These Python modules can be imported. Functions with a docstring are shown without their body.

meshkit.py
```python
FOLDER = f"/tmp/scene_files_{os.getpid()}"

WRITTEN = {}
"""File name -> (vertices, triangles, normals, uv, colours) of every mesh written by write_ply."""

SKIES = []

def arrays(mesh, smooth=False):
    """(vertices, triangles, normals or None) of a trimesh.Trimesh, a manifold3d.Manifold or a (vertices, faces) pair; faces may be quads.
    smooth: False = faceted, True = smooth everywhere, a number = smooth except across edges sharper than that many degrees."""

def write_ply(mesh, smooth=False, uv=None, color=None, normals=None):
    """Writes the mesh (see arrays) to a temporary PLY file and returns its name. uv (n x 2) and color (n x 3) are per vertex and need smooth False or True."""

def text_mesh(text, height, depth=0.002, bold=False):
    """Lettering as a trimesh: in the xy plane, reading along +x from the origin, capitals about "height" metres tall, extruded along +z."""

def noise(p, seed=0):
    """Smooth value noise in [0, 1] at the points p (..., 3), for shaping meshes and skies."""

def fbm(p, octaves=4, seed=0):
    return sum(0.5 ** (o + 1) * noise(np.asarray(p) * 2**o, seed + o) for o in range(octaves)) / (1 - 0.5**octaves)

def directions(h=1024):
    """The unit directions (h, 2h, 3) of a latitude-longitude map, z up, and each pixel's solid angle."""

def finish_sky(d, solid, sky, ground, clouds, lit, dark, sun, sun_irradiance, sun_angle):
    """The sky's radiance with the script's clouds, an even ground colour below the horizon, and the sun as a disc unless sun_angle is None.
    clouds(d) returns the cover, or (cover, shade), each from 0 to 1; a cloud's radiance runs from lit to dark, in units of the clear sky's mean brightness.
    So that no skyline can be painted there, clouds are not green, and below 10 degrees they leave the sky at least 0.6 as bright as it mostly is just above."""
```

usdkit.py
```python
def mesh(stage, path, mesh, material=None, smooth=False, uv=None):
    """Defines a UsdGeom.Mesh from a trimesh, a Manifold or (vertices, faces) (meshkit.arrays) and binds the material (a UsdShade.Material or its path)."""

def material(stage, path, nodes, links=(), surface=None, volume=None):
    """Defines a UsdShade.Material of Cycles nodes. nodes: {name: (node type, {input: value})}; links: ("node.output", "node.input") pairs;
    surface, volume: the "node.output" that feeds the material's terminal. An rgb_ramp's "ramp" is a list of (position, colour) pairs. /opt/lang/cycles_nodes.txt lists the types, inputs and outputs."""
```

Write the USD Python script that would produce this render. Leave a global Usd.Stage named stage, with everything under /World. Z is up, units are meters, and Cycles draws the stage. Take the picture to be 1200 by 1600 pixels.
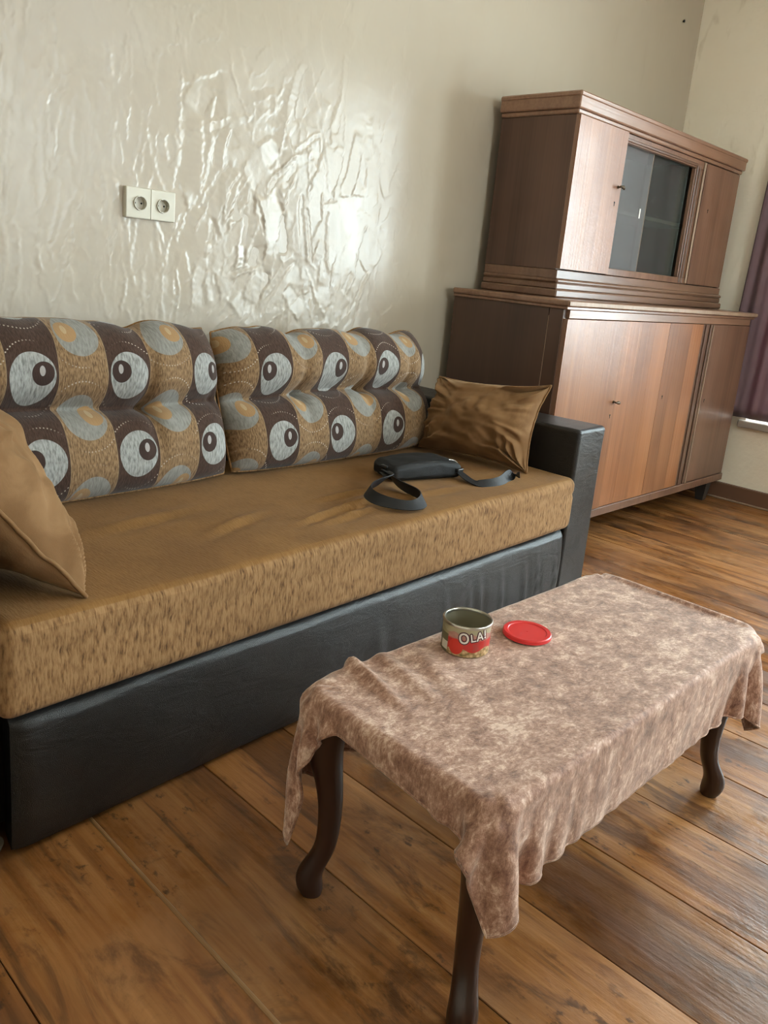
import math, random
import numpy as np, trimesh, manifold3d, usdkit, meshkit
from pxr import Usd, UsdGeom, UsdLux, UsdShade, Gf, Sdf
from scipy import ndimage

random.seed(7)
RNG = np.random.default_rng(7)
PI = math.pi
stage = Usd.Stage.CreateInMemory()
UsdGeom.SetStageUpAxis(stage, UsdGeom.Tokens.z)
UsdGeom.SetStageMetersPerUnit(stage, 1.0)
UsdGeom.Xform.Define(stage, '/World')

# ------------------------------------------------------------------ camera
RIGHT, UP, FWD = (0.68794, -0.71952, 0.09502), (0.10753, 0.23052, 0.96711), (0.71776, 0.65509, -0.23596)
cam = UsdGeom.Camera.Define(stage, '/World/camera')
cam.AddTransformOp().Set(Gf.Matrix4d(*RIGHT, 0, *UP, 0, *(-f for f in FWD), 0, -1.95, -2.1348, 1.05, 1))
cam.CreateHorizontalApertureAttr(36.0)
cam.CreateFocalLengthAttr(36.0 * 1263.71 / 1200)
cam.CreateHorizontalApertureOffsetAttr(-0.536)
cam.CreateVerticalApertureOffsetAttr(-2.297)
cam.CreateClippingRangeAttr((0.05, 200.0))
cam.CreateFStopAttr(0.0)
cam.CreateExposureAttr(1.36)

# ------------------------------------------------------------------ light: overcast daylight through the two windows of the far wall and an added one behind the viewer for fill
dome = UsdLux.DomeLight.Define(stage, '/World/sky')
dome.CreateIntensityAttr(1.5)
dome.CreateColorAttr(Gf.Vec3f(0.86, 0.94, 1.0))


def window_light(name, y, z, w, h, power, col=(0.79, 0.92, 1.0), front=None):
    l = UsdLux.RectLight.Define(stage, '/World/' + name)
    if front is None:                                   # outside the far wall, shining towards -x
        l.AddTransformOp().Set(Gf.Matrix4d(0, 1, 0, 0, 0, 0, 1, 0, 1, 0, 0, 0, 2.86, y, z, 1))
    else:                                               # outside the wall behind the viewer, shining towards +y
        l.AddTransformOp().Set(Gf.Matrix4d(-1, 0, 0, 0, 0, 0, 1, 0, 0, -1, 0, 0, front, y, z, 1))
    l.CreateWidthAttr(w)
    l.CreateHeightAttr(h)
    l.CreateIntensityAttr(power)
    l.CreateColorAttr(Gf.Vec3f(*col))


window_light('window_daylight', -1.37, 1.50, 1.48, 1.30, 8.5)
window_light('window_daylight_001', -3.12, 1.50, 1.40, 1.30, 13.5)
window_light('window_daylight_002', -4.56, 1.65, 1.10, 1.30, 1.5, (1.0, 0.97, 0.92), front=0.20)  # added fill light at an unseen window, brightens far wall and cabinets

# ------------------------------------------------------------------ helpers: scene tree
used = {}


def numbered(path):
    n = used.get(path, -1) + 1
    used[path] = n
    return path if n == 0 else f'{path}_{n:03d}'


def tag(o, label=None, cat=None, group=None, kind=None):
    p = o.GetPrim() if hasattr(o, 'GetPrim') else o
    for k, v in (('label', label), ('category', cat), ('group', group), ('kind', kind)):
        if v:
            p.SetCustomDataByKey(k, v)
    return o


def thing(name, label, cat, loc=(0, 0, 0), rotz=0.0, group=None, kind=None):
    x = UsdGeom.Xform.Define(stage, numbered('/World/' + name))
    x.AddTranslateOp().Set(Gf.Vec3d(*map(float, loc)))
    if rotz:
        x.AddRotateZOp().Set(math.degrees(rotz))
    tag(x, label, cat, group, kind)
    return x


def part(name, mesh, m, parent=None, smooth=False, uv=None, label=None):
    base = '/World' if parent is None else str(parent.GetPath())
    o = usdkit.mesh(stage, numbered(base + '/' + name), mesh, m, smooth=smooth, uv=uv)
    if label:
        tag(o, label)
    return o


# ------------------------------------------------------------------ helpers: geometry
cat_ = trimesh.util.concatenate


def cbox(x0, x1, y0, y1, z0, z1, c=0.0015):
    """A box with chamfered edges (44 triangles)."""
    lo, hi = np.array([x0, y0, z0]), np.array([x1, y1, z1])
    c = min(c, *(0.45 * (hi - lo)))
    pts = []
    for sx in (0, 1):
        for sy in (0, 1):
            for sz in (0, 1):
                s = np.array([sx, sy, sz])
                corner = np.where(s, hi, lo)
                inn = np.where(s, -c, c)
                for k in range(3):
                    p = corner + inn
                    p[k] = corner[k]
                    pts.append(p)
    return trimesh.convex.convex_hull(np.array(pts))


def rbox(x0, x1, y0, y1, z0, z1, r, seg=16):
    """A rounded box: hull of eight spheres."""
    s = manifold3d.Manifold.sphere(r, seg)
    h = manifold3d.Manifold.batch_hull([s.translate((x, y, z)) for x in (x0 + r, x1 - r) for y in (y0 + r, y1 - r) for z in (z0 + r, z1 - r)])
    m = h.to_mesh()
    return trimesh.Trimesh(m.vert_properties[:, :3], m.tri_verts, process=False)


def lathe(profile, n=48):
    return trimesh.creation.revolve(np.array(profile, float), sections=n)


def grid_faces(nu, nv, wrap=False):
    i, j = np.meshgrid(np.arange(nu - 1 + wrap), np.arange(nv - 1), indexing='ij')
    i2 = (i + 1) % nu
    q = np.stack([i * nv + j, i2 * nv + j, i2 * nv + j + 1, i * nv + j + 1], -1).reshape(-1, 4)
    return np.vstack([q[:, [0, 1, 2]], q[:, [0, 2, 3]]])


def smoothpath(pts, n):
    from scipy.interpolate import CubicSpline
    pts = np.array(pts, float)
    d = np.r_[0, np.cumsum(np.linalg.norm(np.diff(pts[:, :3], axis=0), axis=1))]
    return CubicSpline(d, pts)(np.linspace(0, d[-1], n))


def sweep(path, section, up=(0, 0, 1), scales=None, closed=False):
    """Sweeps a closed 2D section (n,2) along a path (m,3); section x = side, y = up-ish. Capped."""
    path, section = np.asarray(path, float), np.asarray(section, float)
    m, n = len(path), len(section)
    t = np.gradient(path, axis=0)
    if closed:
        t = np.roll(path, -1, 0) - np.roll(path, 1, 0)
    t /= np.linalg.norm(t, axis=1, keepdims=True)
    up = np.broadcast_to(np.asarray(up, float), (m, 3))
    side = np.cross(t, up)
    side /= np.linalg.norm(side, axis=1, keepdims=True) + 1e-12
    u2 = np.cross(side, t)
    sc = np.ones((m, 2)) if scales is None else np.asarray(scales, float).reshape(m, -1) * np.ones((1, 2))
    v = path[:, None] + side[:, None] * (section[None, :, :1] * sc[:, None, :1]) + u2[:, None] * (section[None, :, 1:] * sc[:, None, 1:])
    v = v.reshape(-1, 3)
    f = []
    for i in range(m if closed else m - 1):
        a, b = i * n, ((i + 1) % m) * n
        for j in range(n):
            k = (j + 1) % n
            f += [(a + j, b + j, b + k), (a + j, b + k, a + k)]
    if not closed:
        v = np.vstack([v, path[:1], path[-1:]])
        for j in range(n):
            k = (j + 1) % n
            f += [(m * n, j, k), (m * n + 1, (m - 1) * n + k, (m - 1) * n + j)]
    t_ = trimesh.Trimesh(v, np.array(f), process=False)
    if t_.volume < 0:
        t_.invert()
    return t_


def ngon(r, n=10, ry=None, p=2.0):
    a = np.arange(n) * 2 * PI / n
    c, s = np.cos(a), np.sin(a)
    return np.c_[r * np.sign(c) * np.abs(c) ** (2 / p), (ry or r) * np.sign(s) * np.abs(s) ** (2 / p)]


def closed_pair(front, back):
    """Two (nu,nv,3) grids that share their border, as one closed mesh; returns (vertices, faces, index of back vertices)."""
    nu, nv = front.shape[:2]
    idx = np.arange(nu * nv).reshape(nu, nv)
    inner = np.zeros((nu, nv), bool)
    inner[1:-1, 1:-1] = True
    bidx = idx.copy()
    bidx[inner] = nu * nv + np.arange(inner.sum())
    v = np.vstack([front.reshape(-1, 3), back[inner]])
    f = grid_faces(nu, nv)
    fb = bidx.ravel()[f][:, ::-1]
    return v, np.vstack([f, fb]), inner


# ------------------------------------------------------------------ helpers: materials
OUT = dict(noise_texture='fac', voronoi_texture='distance', wave_texture='fac', rgb_ramp='color', mix='color', math='value', mapping='vector', texture_coordinate='object',
           object_info='random', principled_bsdf='BSDF', bump='normal', map_range='result', separate_xyz='x', combine_xyz='vector', geometry='position', glossy_bsdf='BSDF',
           transparent_bsdf='BSDF', mix_closure='closure', fresnel='fac', uvmap='UV', translucent_bsdf='BSDF', vector_math='vector', hsv='color', white_noise_texture='value', layer_weight='facing')


class G:
    def __init__(s):
        s.n, s.l = {}, []

    def __call__(s, kind, out=None, **inp):
        name = f'n{len(s.n)}'
        vals = {}
        s.n[name] = (kind, vals)
        for k, v in inp.items():
            if isinstance(v, str) and '.' in v:
                s.l.append((v, f'{name}.{k}'))
            else:
                vals[k] = v
        return f'{name}.{out or OUT[kind]}'

    def m(s, op, a, b=0.0, c=None, clamp=False):
        kw = dict(math_type=op, value1=a, value2=b, use_clamp=clamp)
        if c is not None:
            kw['value3'] = c
        return s('math', **kw)

    def sm(s, x, a, b):
        """smoothstep from a to b"""
        return s('map_range', range_type='smoothstep', value=x, from_min=a, from_max=b, to_min=0.0, to_max=1.0)

    def mix(s, fac, a, b, kind='mix'):
        return s('mix', mix_type=kind, fac=fac, color1=a, color2=b)

    def other(s, ref, out):
        return ref.split('.')[0] + '.' + out

    def make(s, name, surf):
        return usdkit.material(stage, '/World/Looks/' + name, s.n, s.l, surface=surf)


def coords(g, scale=(1, 1, 1), rot=(0, 0, 0), vary=True):
    p = g('texture_coordinate')
    if vary:
        r = g('object_info')
        off = g('combine_xyz', x=g.m('multiply', r, 37.0), y=g.m('multiply', r, 91.0), z=g.m('multiply', r, 53.0))
        p = g('vector_math', math_type='add', vector1=p, vector2=off)
    return g('mapping', vector=p, scale=scale, rotation=rot)


def simple(name, col, rough=0.5, metallic=0.0, bump=0.0, bscale=200.0, **kw):
    g = G()
    inp = dict(base_color=col, roughness=rough, metallic=metallic, **kw)
    if bump:
        n = g('noise_texture', vector=coords(g), scale=bscale, detail=4.0)
        inp['normal'] = g('bump', height=n, strength=1.0, distance=bump)
    return g.make(name, g('principled_bsdf', **inp))


def wood(name, dark, light, axis='z', rough=0.35, ring=7.0, coat=0.0, stain=0.35, fine=90.0, tone=0.25):
    """Polished timber: long grain along the axis, slow figure, fine pores, uneven gloss."""
    g = G()
    st = {'x': (0.06, 1, 1), 'y': (1, 0.06, 1), 'z': (1, 1, 0.06)}[axis]
    st2 = {'x': (0.02, 1, 1), 'y': (1, 0.02, 1), 'z': (1, 1, 0.02)}[axis]
    v = coords(g, st)
    warp = g('noise_texture', vector=v, scale=2.2, detail=3.0)
    fig = g('noise_texture', vector=v, scale=ring, detail=5.0, distortion=1.4)
    pores = g('noise_texture', vector=coords(g, st2), scale=fine, detail=3.0)
    f = g.m('add', g.m('multiply', fig, 0.75), g.m('multiply', pores, 0.3))
    c = g('rgb_ramp', fac=f, ramp=[(0.3, dark), (0.5, tuple(0.45 * a + 0.55 * b for a, b in zip(dark, light))), (0.68, light)])
    blot = g('noise_texture', vector=coords(g), scale=1.7, detail=4.0)
    c = g.mix(g.m('multiply', g.sm(blot, 0.42, 0.75), stain), c, tuple(x * 0.5 for x in dark))
    rnd = g('object_info')
    c = g('hsv', value=g('map_range', value=rnd, to_min=1 - tone, to_max=1 + tone), color=c)
    r = g('map_range', value=blot, from_min=0.3, from_max=0.7, to_min=rough * 0.75, to_max=rough * 1.3)
    b = g('bump', height=g.m('add', pores, g.m('multiply', warp, 2.0)), strength=0.35, distance=0.002)
    return g.make(name, g('principled_bsdf', base_color=c, roughness=r, normal=b, coat_weight=coat, coat_roughness=0.22))


def plaster(name, base, warm, rough, relief, spots=0.5, matt_from=None):
    g = G()
    v = coords(g, vary=False)
    n1 = g('noise_texture', vector=v, scale=1.3, detail=4.0)
    n2 = g('noise_texture', vector=g('mapping', vector=v, scale=(1, 1, 0.45)), scale=9.0, detail=4.0, distortion=0.6)
    c = g.mix(g.sm(n1, 0.35, 0.68), base, warm)
    c = g.mix(g.m('multiply', g.sm(n2, 0.60, 0.74), spots), c, tuple(x * y for x, y in zip(base, (0.66, 0.60, 0.50))))
    n3 = g('noise_texture', vector=v, scale=38.0, detail=5.0)
    bmp = g('bump', height=g.m('add', n3, g.m('multiply', n2, 2.0)), strength=0.6, distance=relief)
    r = g('map_range', value=n2, from_min=0.3, from_max=0.75, to_min=rough * 0.8, to_max=rough * 1.5)
    if matt_from is not None:                                   # the gloss coat stops short of the cabinet corner
        px = g('separate_xyz', 'x', vector=v)
        pz = g.other(px, 'z')
        m1 = g.sm(g.m('add', px, g.m('multiply', n1, 0.25)), matt_from + 0.05, matt_from + 0.30)
        m2 = g.sm(g.m('add', pz, g.m('multiply', n1, 0.35)), 1.66, 1.95)
        r = g.m('add', r, g.m('multiply', g.m('maximum', m1, m2), 0.4))
        c = g.mix(g.m('multiply', g.m('maximum', m1, m2), 0.8), c, (0.42, 0.355, 0.270))     # matt, darker and warmer colour beyond it
    return g.make(name, g('principled_bsdf', base_color=c, roughness=r, normal=bmp, specular_ior_level=0.35))


def floorboard():
    g = G()
    v = coords(g, (1, 0.07, 1))
    fig = g('noise_texture', vector=v, scale=11.0, detail=6.0, distortion=1.8)
    fine = g('noise_texture', vector=coords(g, (1, 0.03, 1)), scale=120.0, detail=3.0)
    c = g('rgb_ramp', fac=g.m('add', g.m('multiply', fig, 0.8), g.m('multiply', fine, 0.22)), ramp=[(0.34, (0.122, 0.042, 0.010)), (0.5, (0.25, 0.098, 0.026)), (0.66, (0.37, 0.170, 0.056))])
    # knots: sparse, drawn out along the board
    kn = g('voronoi_texture', vector=coords(g, (1, 0.45, 1)), scale=4.2, randomness=1.0)
    kn2 = g('noise_texture', vector=coords(g), scale=26.0, detail=3.0)
    k = g.m('add', kn, g.m('multiply', g.m('subtract', kn2, 0.5), 0.10))
    c = g.mix(g('map_range', value=k, from_min=0.045, from_max=0.13, to_min=0.9, to_max=0.0), c, (0.045, 0.018, 0.008))
    # worn varnish, spots of dirt and dark rubbed patches
    blot = g('noise_texture', vector=coords(g, (1, 0.5, 1)), scale=3.1, detail=6.0, distortion=0.5)
    c = g.mix(g.m('multiply', g.sm(blot, 0.50, 0.68), 0.72), c, (0.085, 0.032, 0.013))
    c = g.mix(g.m('multiply', g.sm(blot, 0.46, 0.30), 0.6), c, (0.43, 0.22, 0.095))
    sp = g('noise_texture', vector=coords(g, (1, 0.6, 1)), scale=42.0, detail=6.0, roughness=0.65)
    where = g('noise_texture', vector=coords(g, (1, 0.7, 1)), scale=5.0, detail=2.0)
    c = g.mix(g.m('multiply', g.m('multiply', g.sm(sp, 0.55, 0.68), g.sm(where, 0.42, 0.62)), 0.85), c, (0.045, 0.018, 0.008))
    dirt = g('noise_texture', vector=coords(g, (1, 0.35, 1)), scale=8.5, detail=7.0, roughness=0.68, distortion=0.8)
    c = g.mix(g.m('multiply', g.sm(dirt, 0.49, 0.63), 0.70), c, (0.070, 0.027, 0.010))
    # dark streak-cracks along the grain
    cr = g('noise_texture', vector=coords(g, (1, 0.06, 1)), scale=34.0, detail=4.0)
    c = g.mix(g.m('multiply', g.sm(cr, 0.63, 0.70), 0.6), c, (0.05, 0.022, 0.010))
    c = g('hsv', value=g('map_range', value=g('object_info'), to_min=0.84, to_max=1.14), color=c)
    worn = g('noise_texture', vector=coords(g, (1, 0.5, 1)), scale=7.0, detail=5.0, roughness=0.6)
    r = g('map_range', value=worn, from_min=0.36, from_max=0.62, to_min=0.20, to_max=0.52)
    b = g('bump', height=g.m('add', g.m('add', fig, g.m('multiply', fine, 0.5)), g.m('multiply', sp, 0.8)), strength=0.5, distance=0.003)
    return g.make('floorboard', g('principled_bsdf', base_color=c, roughness=r, normal=b))


def leather():
    g = G()
    v = coords(g)
    cells = g('voronoi_texture', vector=v, scale=420.0, feature='distance_to_edge')
    wr = g('noise_texture', vector=g('mapping', vector=v, scale=(0.35, 1, 1.0)), scale=26.0, detail=5.0, distortion=1.2)
    n = g('noise_texture', vector=v, scale=5.0, detail=3.0)
    h = g.m('add', g.m('multiply', cells, 0.4), g.m('multiply', wr, 1.6))
    b = g('bump', height=h, strength=0.5, distance=0.0035)
    c = g.mix(g.sm(n, 0.35, 0.7), (0.009, 0.008, 0.0075), (0.015, 0.0135, 0.0125))
    return g.make('black_leatherette', g('principled_bsdf', base_color=c, roughness=g('map_range', value=n, to_min=0.29, to_max=0.42), normal=b, specular_ior_level=0.42))


def chenille():
    """Tan chenille: short vertical yarn streaks, a little sheen."""
    g = G()
    v = coords(g)
    s1 = g('noise_texture', vector=g('mapping', vector=v, scale=(1, 0.22, 0.22)), scale=245.0, detail=3.0)
    s2 = g('noise_texture', vector=g('mapping', vector=v, scale=(1, 0.35, 0.35)), scale=95.0, detail=3.0)
    big = g('noise_texture', vector=v, scale=4.0, detail=3.0)
    f = g.m('add', g.m('multiply', s1, 0.6), g.m('multiply', s2, 0.45))
    c = g('rgb_ramp', fac=f, ramp=[(0.36, (0.090, 0.043, 0.017)), (0.46, (0.21, 0.110, 0.044)), (0.60, (0.31, 0.174, 0.078))])
    c = g.mix(g.m('multiply', g.sm(big, 0.4, 0.7), 0.3), c, (0.19, 0.10, 0.040))
    # darker, streakless top: grazing view and weaker light painted into the colour
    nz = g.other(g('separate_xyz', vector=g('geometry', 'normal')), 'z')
    top_shade = g.mix(g.sm(big, 0.35, 0.65), (0.225, 0.108, 0.028), (0.178, 0.082, 0.020))
    c = g.mix(g.m('multiply', g.sm(nz, 0.55, 0.95), 0.85), c, top_shade)
    b = g('bump', height=s1, strength=0.45, distance=0.002)
    return g.make('tan_chenille', g('principled_bsdf', base_color=c, roughness=0.85, normal=b, sheen_weight=0.04, sheen_roughness=0.5, specular_ior_level=0.15))


def velour():
    g = G()
    v = coords(g)
    n = g('noise_texture', vector=v, scale=14.0, detail=4.0, distortion=0.6)
    f = g('noise_texture', vector=v, scale=700.0, detail=2.0)
    c = g.mix(g.sm(n, 0.35, 0.7), (0.180, 0.093, 0.039), (0.245, 0.135, 0.062))
    b = g('bump', height=g.m('add', n, g.m('multiply', f, 0.1)), strength=0.4, distance=0.004)
    return g.make('tan_velour', g('principled_bsdf', base_color=c, roughness=0.9, normal=b, sheen_weight=0.15, sheen_roughness=0.45, sheen_tint=(1.0, 0.78, 0.5), specular_ior_level=0.15))


def velvet():
    """Crushed velvet: the pile lies in patches, so it is mottled and shiny in streaks."""
    g = G()
    v = coords(g)
    w1 = g('noise_texture', 'color', vector=v, scale=9.0, detail=3.0)
    v2 = g('vector_math', math_type='add', vector1=v, vector2=g('vector_math', math_type='scale', vector1=w1, scale=0.03))
    n = g('noise_texture', vector=g('mapping', vector=v2, scale=(0.75, 1.0, 0.6), rotation=(0, 0, 0.5)), scale=44.0, detail=8.0, roughness=0.80, distortion=0.15)
    fine = g('noise_texture', vector=g('mapping', vector=v2, scale=(0.5, 1.0, 0.3)), scale=240.0, detail=3.0)
    big = g('noise_texture', vector=v, scale=8.0, detail=3.0)
    f = g.m('add', g.m('multiply', n, 0.75), g.m('add', g.m('multiply', fine, 0.16), g.m('multiply', big, 0.16)))
    c = g('rgb_ramp', fac=f, ramp=[(0.42, (0.160, 0.071, 0.045)), (0.51, (0.32, 0.165, 0.110)), (0.57, (0.46, 0.268, 0.192)), (0.64, (0.72, 0.52, 0.415))])
    b = g('bump', height=g.m('add', n, g.m('multiply', fine, 0.3)), strength=0.6, distance=0.004)
    return g.make('crushed_velvet', g('principled_bsdf', base_color=c, roughness=0.62, normal=b, sheen_weight=0.6, sheen_roughness=0.35, sheen_tint=(1.0, 0.92, 0.85), specular_ior_level=0.3))


W_STRIPE, P_EYE, R_EYE = 0.1165, 0.182, 0.0525


def eye_print(name, s0, t0, par):
    """Woven upholstery print in fabric metres (UV): brown and tan stripes, each with a column of ringed discs. s0: centre of one brown stripe, t0: height of a disc in it."""
    g = G()
    uv = g('uvmap', attribute='st')
    wob = g('noise_texture', 'color', vector=uv, scale=9.0, detail=2.0)
    uvw = g('vector_math', math_type='add', vector1=uv, vector2=g('vector_math', math_type='scale', vector1=wob, scale=0.006))
    sx = g('separate_xyz', 'x', vector=uvw)
    sy = g.other(sx, 'y')
    a = g.m('add', g.m('divide', g.m('subtract', sx, s0 + 0.003), W_STRIPE), 0.5)
    i = g.m('floor', a)
    lx = g.m('multiply', g.m('subtract', g.m('subtract', a, i), 0.5), W_STRIPE)
    odd = g.m('floored_modulo', i, 2.0)                                  # 1 = tan stripe
    b = g.m('add', g.m('add', g.m('divide', g.m('subtract', sy, t0 + 0.003), P_EYE), 0.5), g.m('multiply', odd, 0.5))
    j = g.m('floor', b)
    ly = g.m('multiply', g.m('subtract', g.m('subtract', b, j), 0.5), P_EYE)
    half = g.m('floor', g.m('divide', i, 2.0))
    par_ = g.m('floored_modulo', g.m('add', g.m('add', half, j), float(par)), 2.0)
    sgn = g.m('subtract', g.m('multiply', par_, 2.0), 1.0)
    r = g.m('sqrt', g.m('add', g.m('multiply', lx, lx), g.m('multiply', ly, ly)))
    disc = g.sm(r, R_EYE, R_EYE - 0.0015)
    px, py = g.m('subtract', lx, g.m('multiply', sgn, 0.023)), g.m('subtract', ly, 0.006)
    rp = g.m('sqrt', g.m('add', g.m('multiply', px, px), g.m('multiply', py, py)))
    pup = g.m('multiply', g.sm(rp, 0.0255, 0.024), disc)
    hx, hy = g.m('divide', g.m('add', px, 0.002), 0.0065), g.m('divide', g.m('subtract', py, 0.005), 0.011)
    hl = g.m('multiply', g.sm(g.m('add', g.m('multiply', hx, hx), g.m('multiply', hy, hy)), 1.1, 0.8), pup)
    # dotted ring
    ang = g.m('multiply', g.m('arctan2', ly, lx), 60 / (2 * PI))
    dot = g.m('subtract', g.m('fraction', g.m('add', ang, 100.0)), 0.5)
    ring = g.m('subtract', r, 0.077)
    rd = g.m('add', g.m('power', g.m('divide', ring, 0.0019), 2.0), g.m('power', g.m('divide', dot, 0.24), 2.0))
    dots = g.m('multiply', g.sm(rd, 1.1, 0.6), g.m('subtract', 1.0, disc))
    # yarn
    yarn = g('noise_texture', vector=g('mapping', vector=uv, scale=(1, 0.25, 1)), scale=330.0, detail=3.0)
    tanc = g('rgb_ramp', fac=yarn, ramp=[(0.34, (0.12, 0.068, 0.032)), (0.5, (0.215, 0.129, 0.064)), (0.64, (0.29, 0.180, 0.093))])
    brc = g('rgb_ramp', fac=yarn, ramp=[(0.35, (0.034, 0.016, 0.0095)), (0.62, (0.064, 0.033, 0.022))])
    slub = g('noise_texture', vector=g('mapping', vector=uv, scale=(1, 0.3, 1)), scale=210.0, detail=4.0)
    grey = g('rgb_ramp', fac=slub, ramp=[(0.34, (0.17, 0.168, 0.158)), (0.5, (0.285, 0.282, 0.268)), (0.64, (0.36, 0.355, 0.34))])
    greyt = g.mix(0.6, grey, (0.19, 0.175, 0.15))
    ground = g.mix(odd, brc, tanc)
    dcol = g.mix(odd, grey, greyt)
    pcol = g.mix(odd, (0.040, 0.021, 0.016), (0.34, 0.20, 0.09))
    hcol = g.mix(odd, (0.34, 0.31, 0.30), (0.42, 0.30, 0.17))
    c = g.mix(disc, ground, dcol)
    c = g.mix(pup, c, pcol)
    c = g.mix(hl, c, hcol)
    rub = g.sm(g('noise_texture', vector=uv, scale=7.0, detail=2.0), 0.42, 0.60)
    c = g.mix(g.m('multiply', dots, g.m('multiply', rub, 0.8)), c, (0.50, 0.43, 0.36))
    edge = g.sm(g.m('absolute', lx), W_STRIPE / 2 - 0.0016, W_STRIPE / 2 - 0.0004)
    c = g.mix(g.m('multiply', edge, 0.35), c, (0.42, 0.30, 0.17))
    bm = g('bump', height=yarn, strength=0.5, distance=0.0015)
    return g.make(name, g('principled_bsdf', base_color=c, roughness=0.85, normal=bm, sheen_weight=0.12, specular_ior_level=0.2))


M = {}
M['plaster'] = plaster('gloss_painted_plaster', (0.475, 0.415, 0.350), (0.465, 0.395, 0.315), 0.235, 0.0008, 0.32, 0.22)
M['plaster_far'] = plaster('matt_plaster', (0.86, 0.785, 0.655), (0.83, 0.74, 0.60), 0.55, 0.004, 0.5)
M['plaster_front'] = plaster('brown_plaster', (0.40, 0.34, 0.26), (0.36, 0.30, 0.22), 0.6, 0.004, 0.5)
M['ceiling'] = simple('ceiling_paint', (0.84, 0.79, 0.69), 0.9)
M['floorboard'] = floorboard()
M['subfloor'] = simple('subfloor_dirt', (0.02, 0.012, 0.007), 0.95)
M['batten'] = wood('floor_batten_wood', (0.20, 0.095, 0.035), (0.36, 0.20, 0.085), 'y', 0.5)
M['leather'] = leather()
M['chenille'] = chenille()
M['velour'] = velour()
M['velvet'] = velvet()
M['veneer'] = wood('door_veneer', (0.165, 0.062, 0.027), (0.33, 0.143, 0.064), 'z', 0.37, 4.0, 0.0, 0.45)
M['veneer_h'] = wood('veneer_cross', (0.15, 0.076, 0.046), (0.28, 0.155, 0.098), 'x', 0.33, 6.0, 0.15, 0.3)
M['carcass'] = wood('carcass_wood', (0.062, 0.031, 0.021), (0.115, 0.060, 0.040), 'z', 0.38, 5.0, 0.0, 0.3)
M['stile'] = wood('stile_wood', (0.125, 0.062, 0.038), (0.22, 0.118, 0.075), 'z', 0.35, 7.0, 0.1, 0.3)
M['worn_edge'] = wood('worn_edge_wood', (0.26, 0.16, 0.105), (0.44, 0.31, 0.22), 'z', 0.5)
M['interior'] = simple('cabinet_interior', (0.11, 0.085, 0.07), 0.7)
M['tablewood'] = wood('dark_table_wood', (0.014, 0.0055, 0.0035), (0.034, 0.013, 0.0075), 'z', 0.32, 8.0, 0.1, 0.2)
M['foot'] = simple('dark_foot', (0.03, 0.025, 0.022), 0.6)
M['pale_foot'] = simple('pale_plastic_foot', (0.25, 0.21, 0.16), 0.5)
M['brass'] = simple('dark_brass', (0.10, 0.075, 0.05), 0.45, 0.8)
M['hole'] = simple('dark_hole', (0.012, 0.010, 0.009), 0.8)
M['socket'] = simple('cream_socket_plastic', (0.62, 0.58, 0.49), 0.35)
M['socket_in'] = simple('socket_well_plastic', (0.55, 0.51, 0.43), 0.4)
M['brown_paint'] = simple('brown_floor_paint', (0.15, 0.075, 0.045), 0.45, bump=0.002, bscale=30)
M['white_paint'] = simple('white_gloss_paint', (0.74, 0.72, 0.68), 0.4)
M['sill'] = simple('sill_paint', (0.34, 0.29, 0.25), 0.45)
M['nylon'] = simple('black_nylon', (0.013, 0.013, 0.014), 0.6, bump=0.0006, bscale=900, specular_ior_level=0.3)
M['webbing'] = simple('black_webbing', (0.016, 0.016, 0.018), 0.5, bump=0.0006, bscale=1200, specular_ior_level=0.3)
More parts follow.
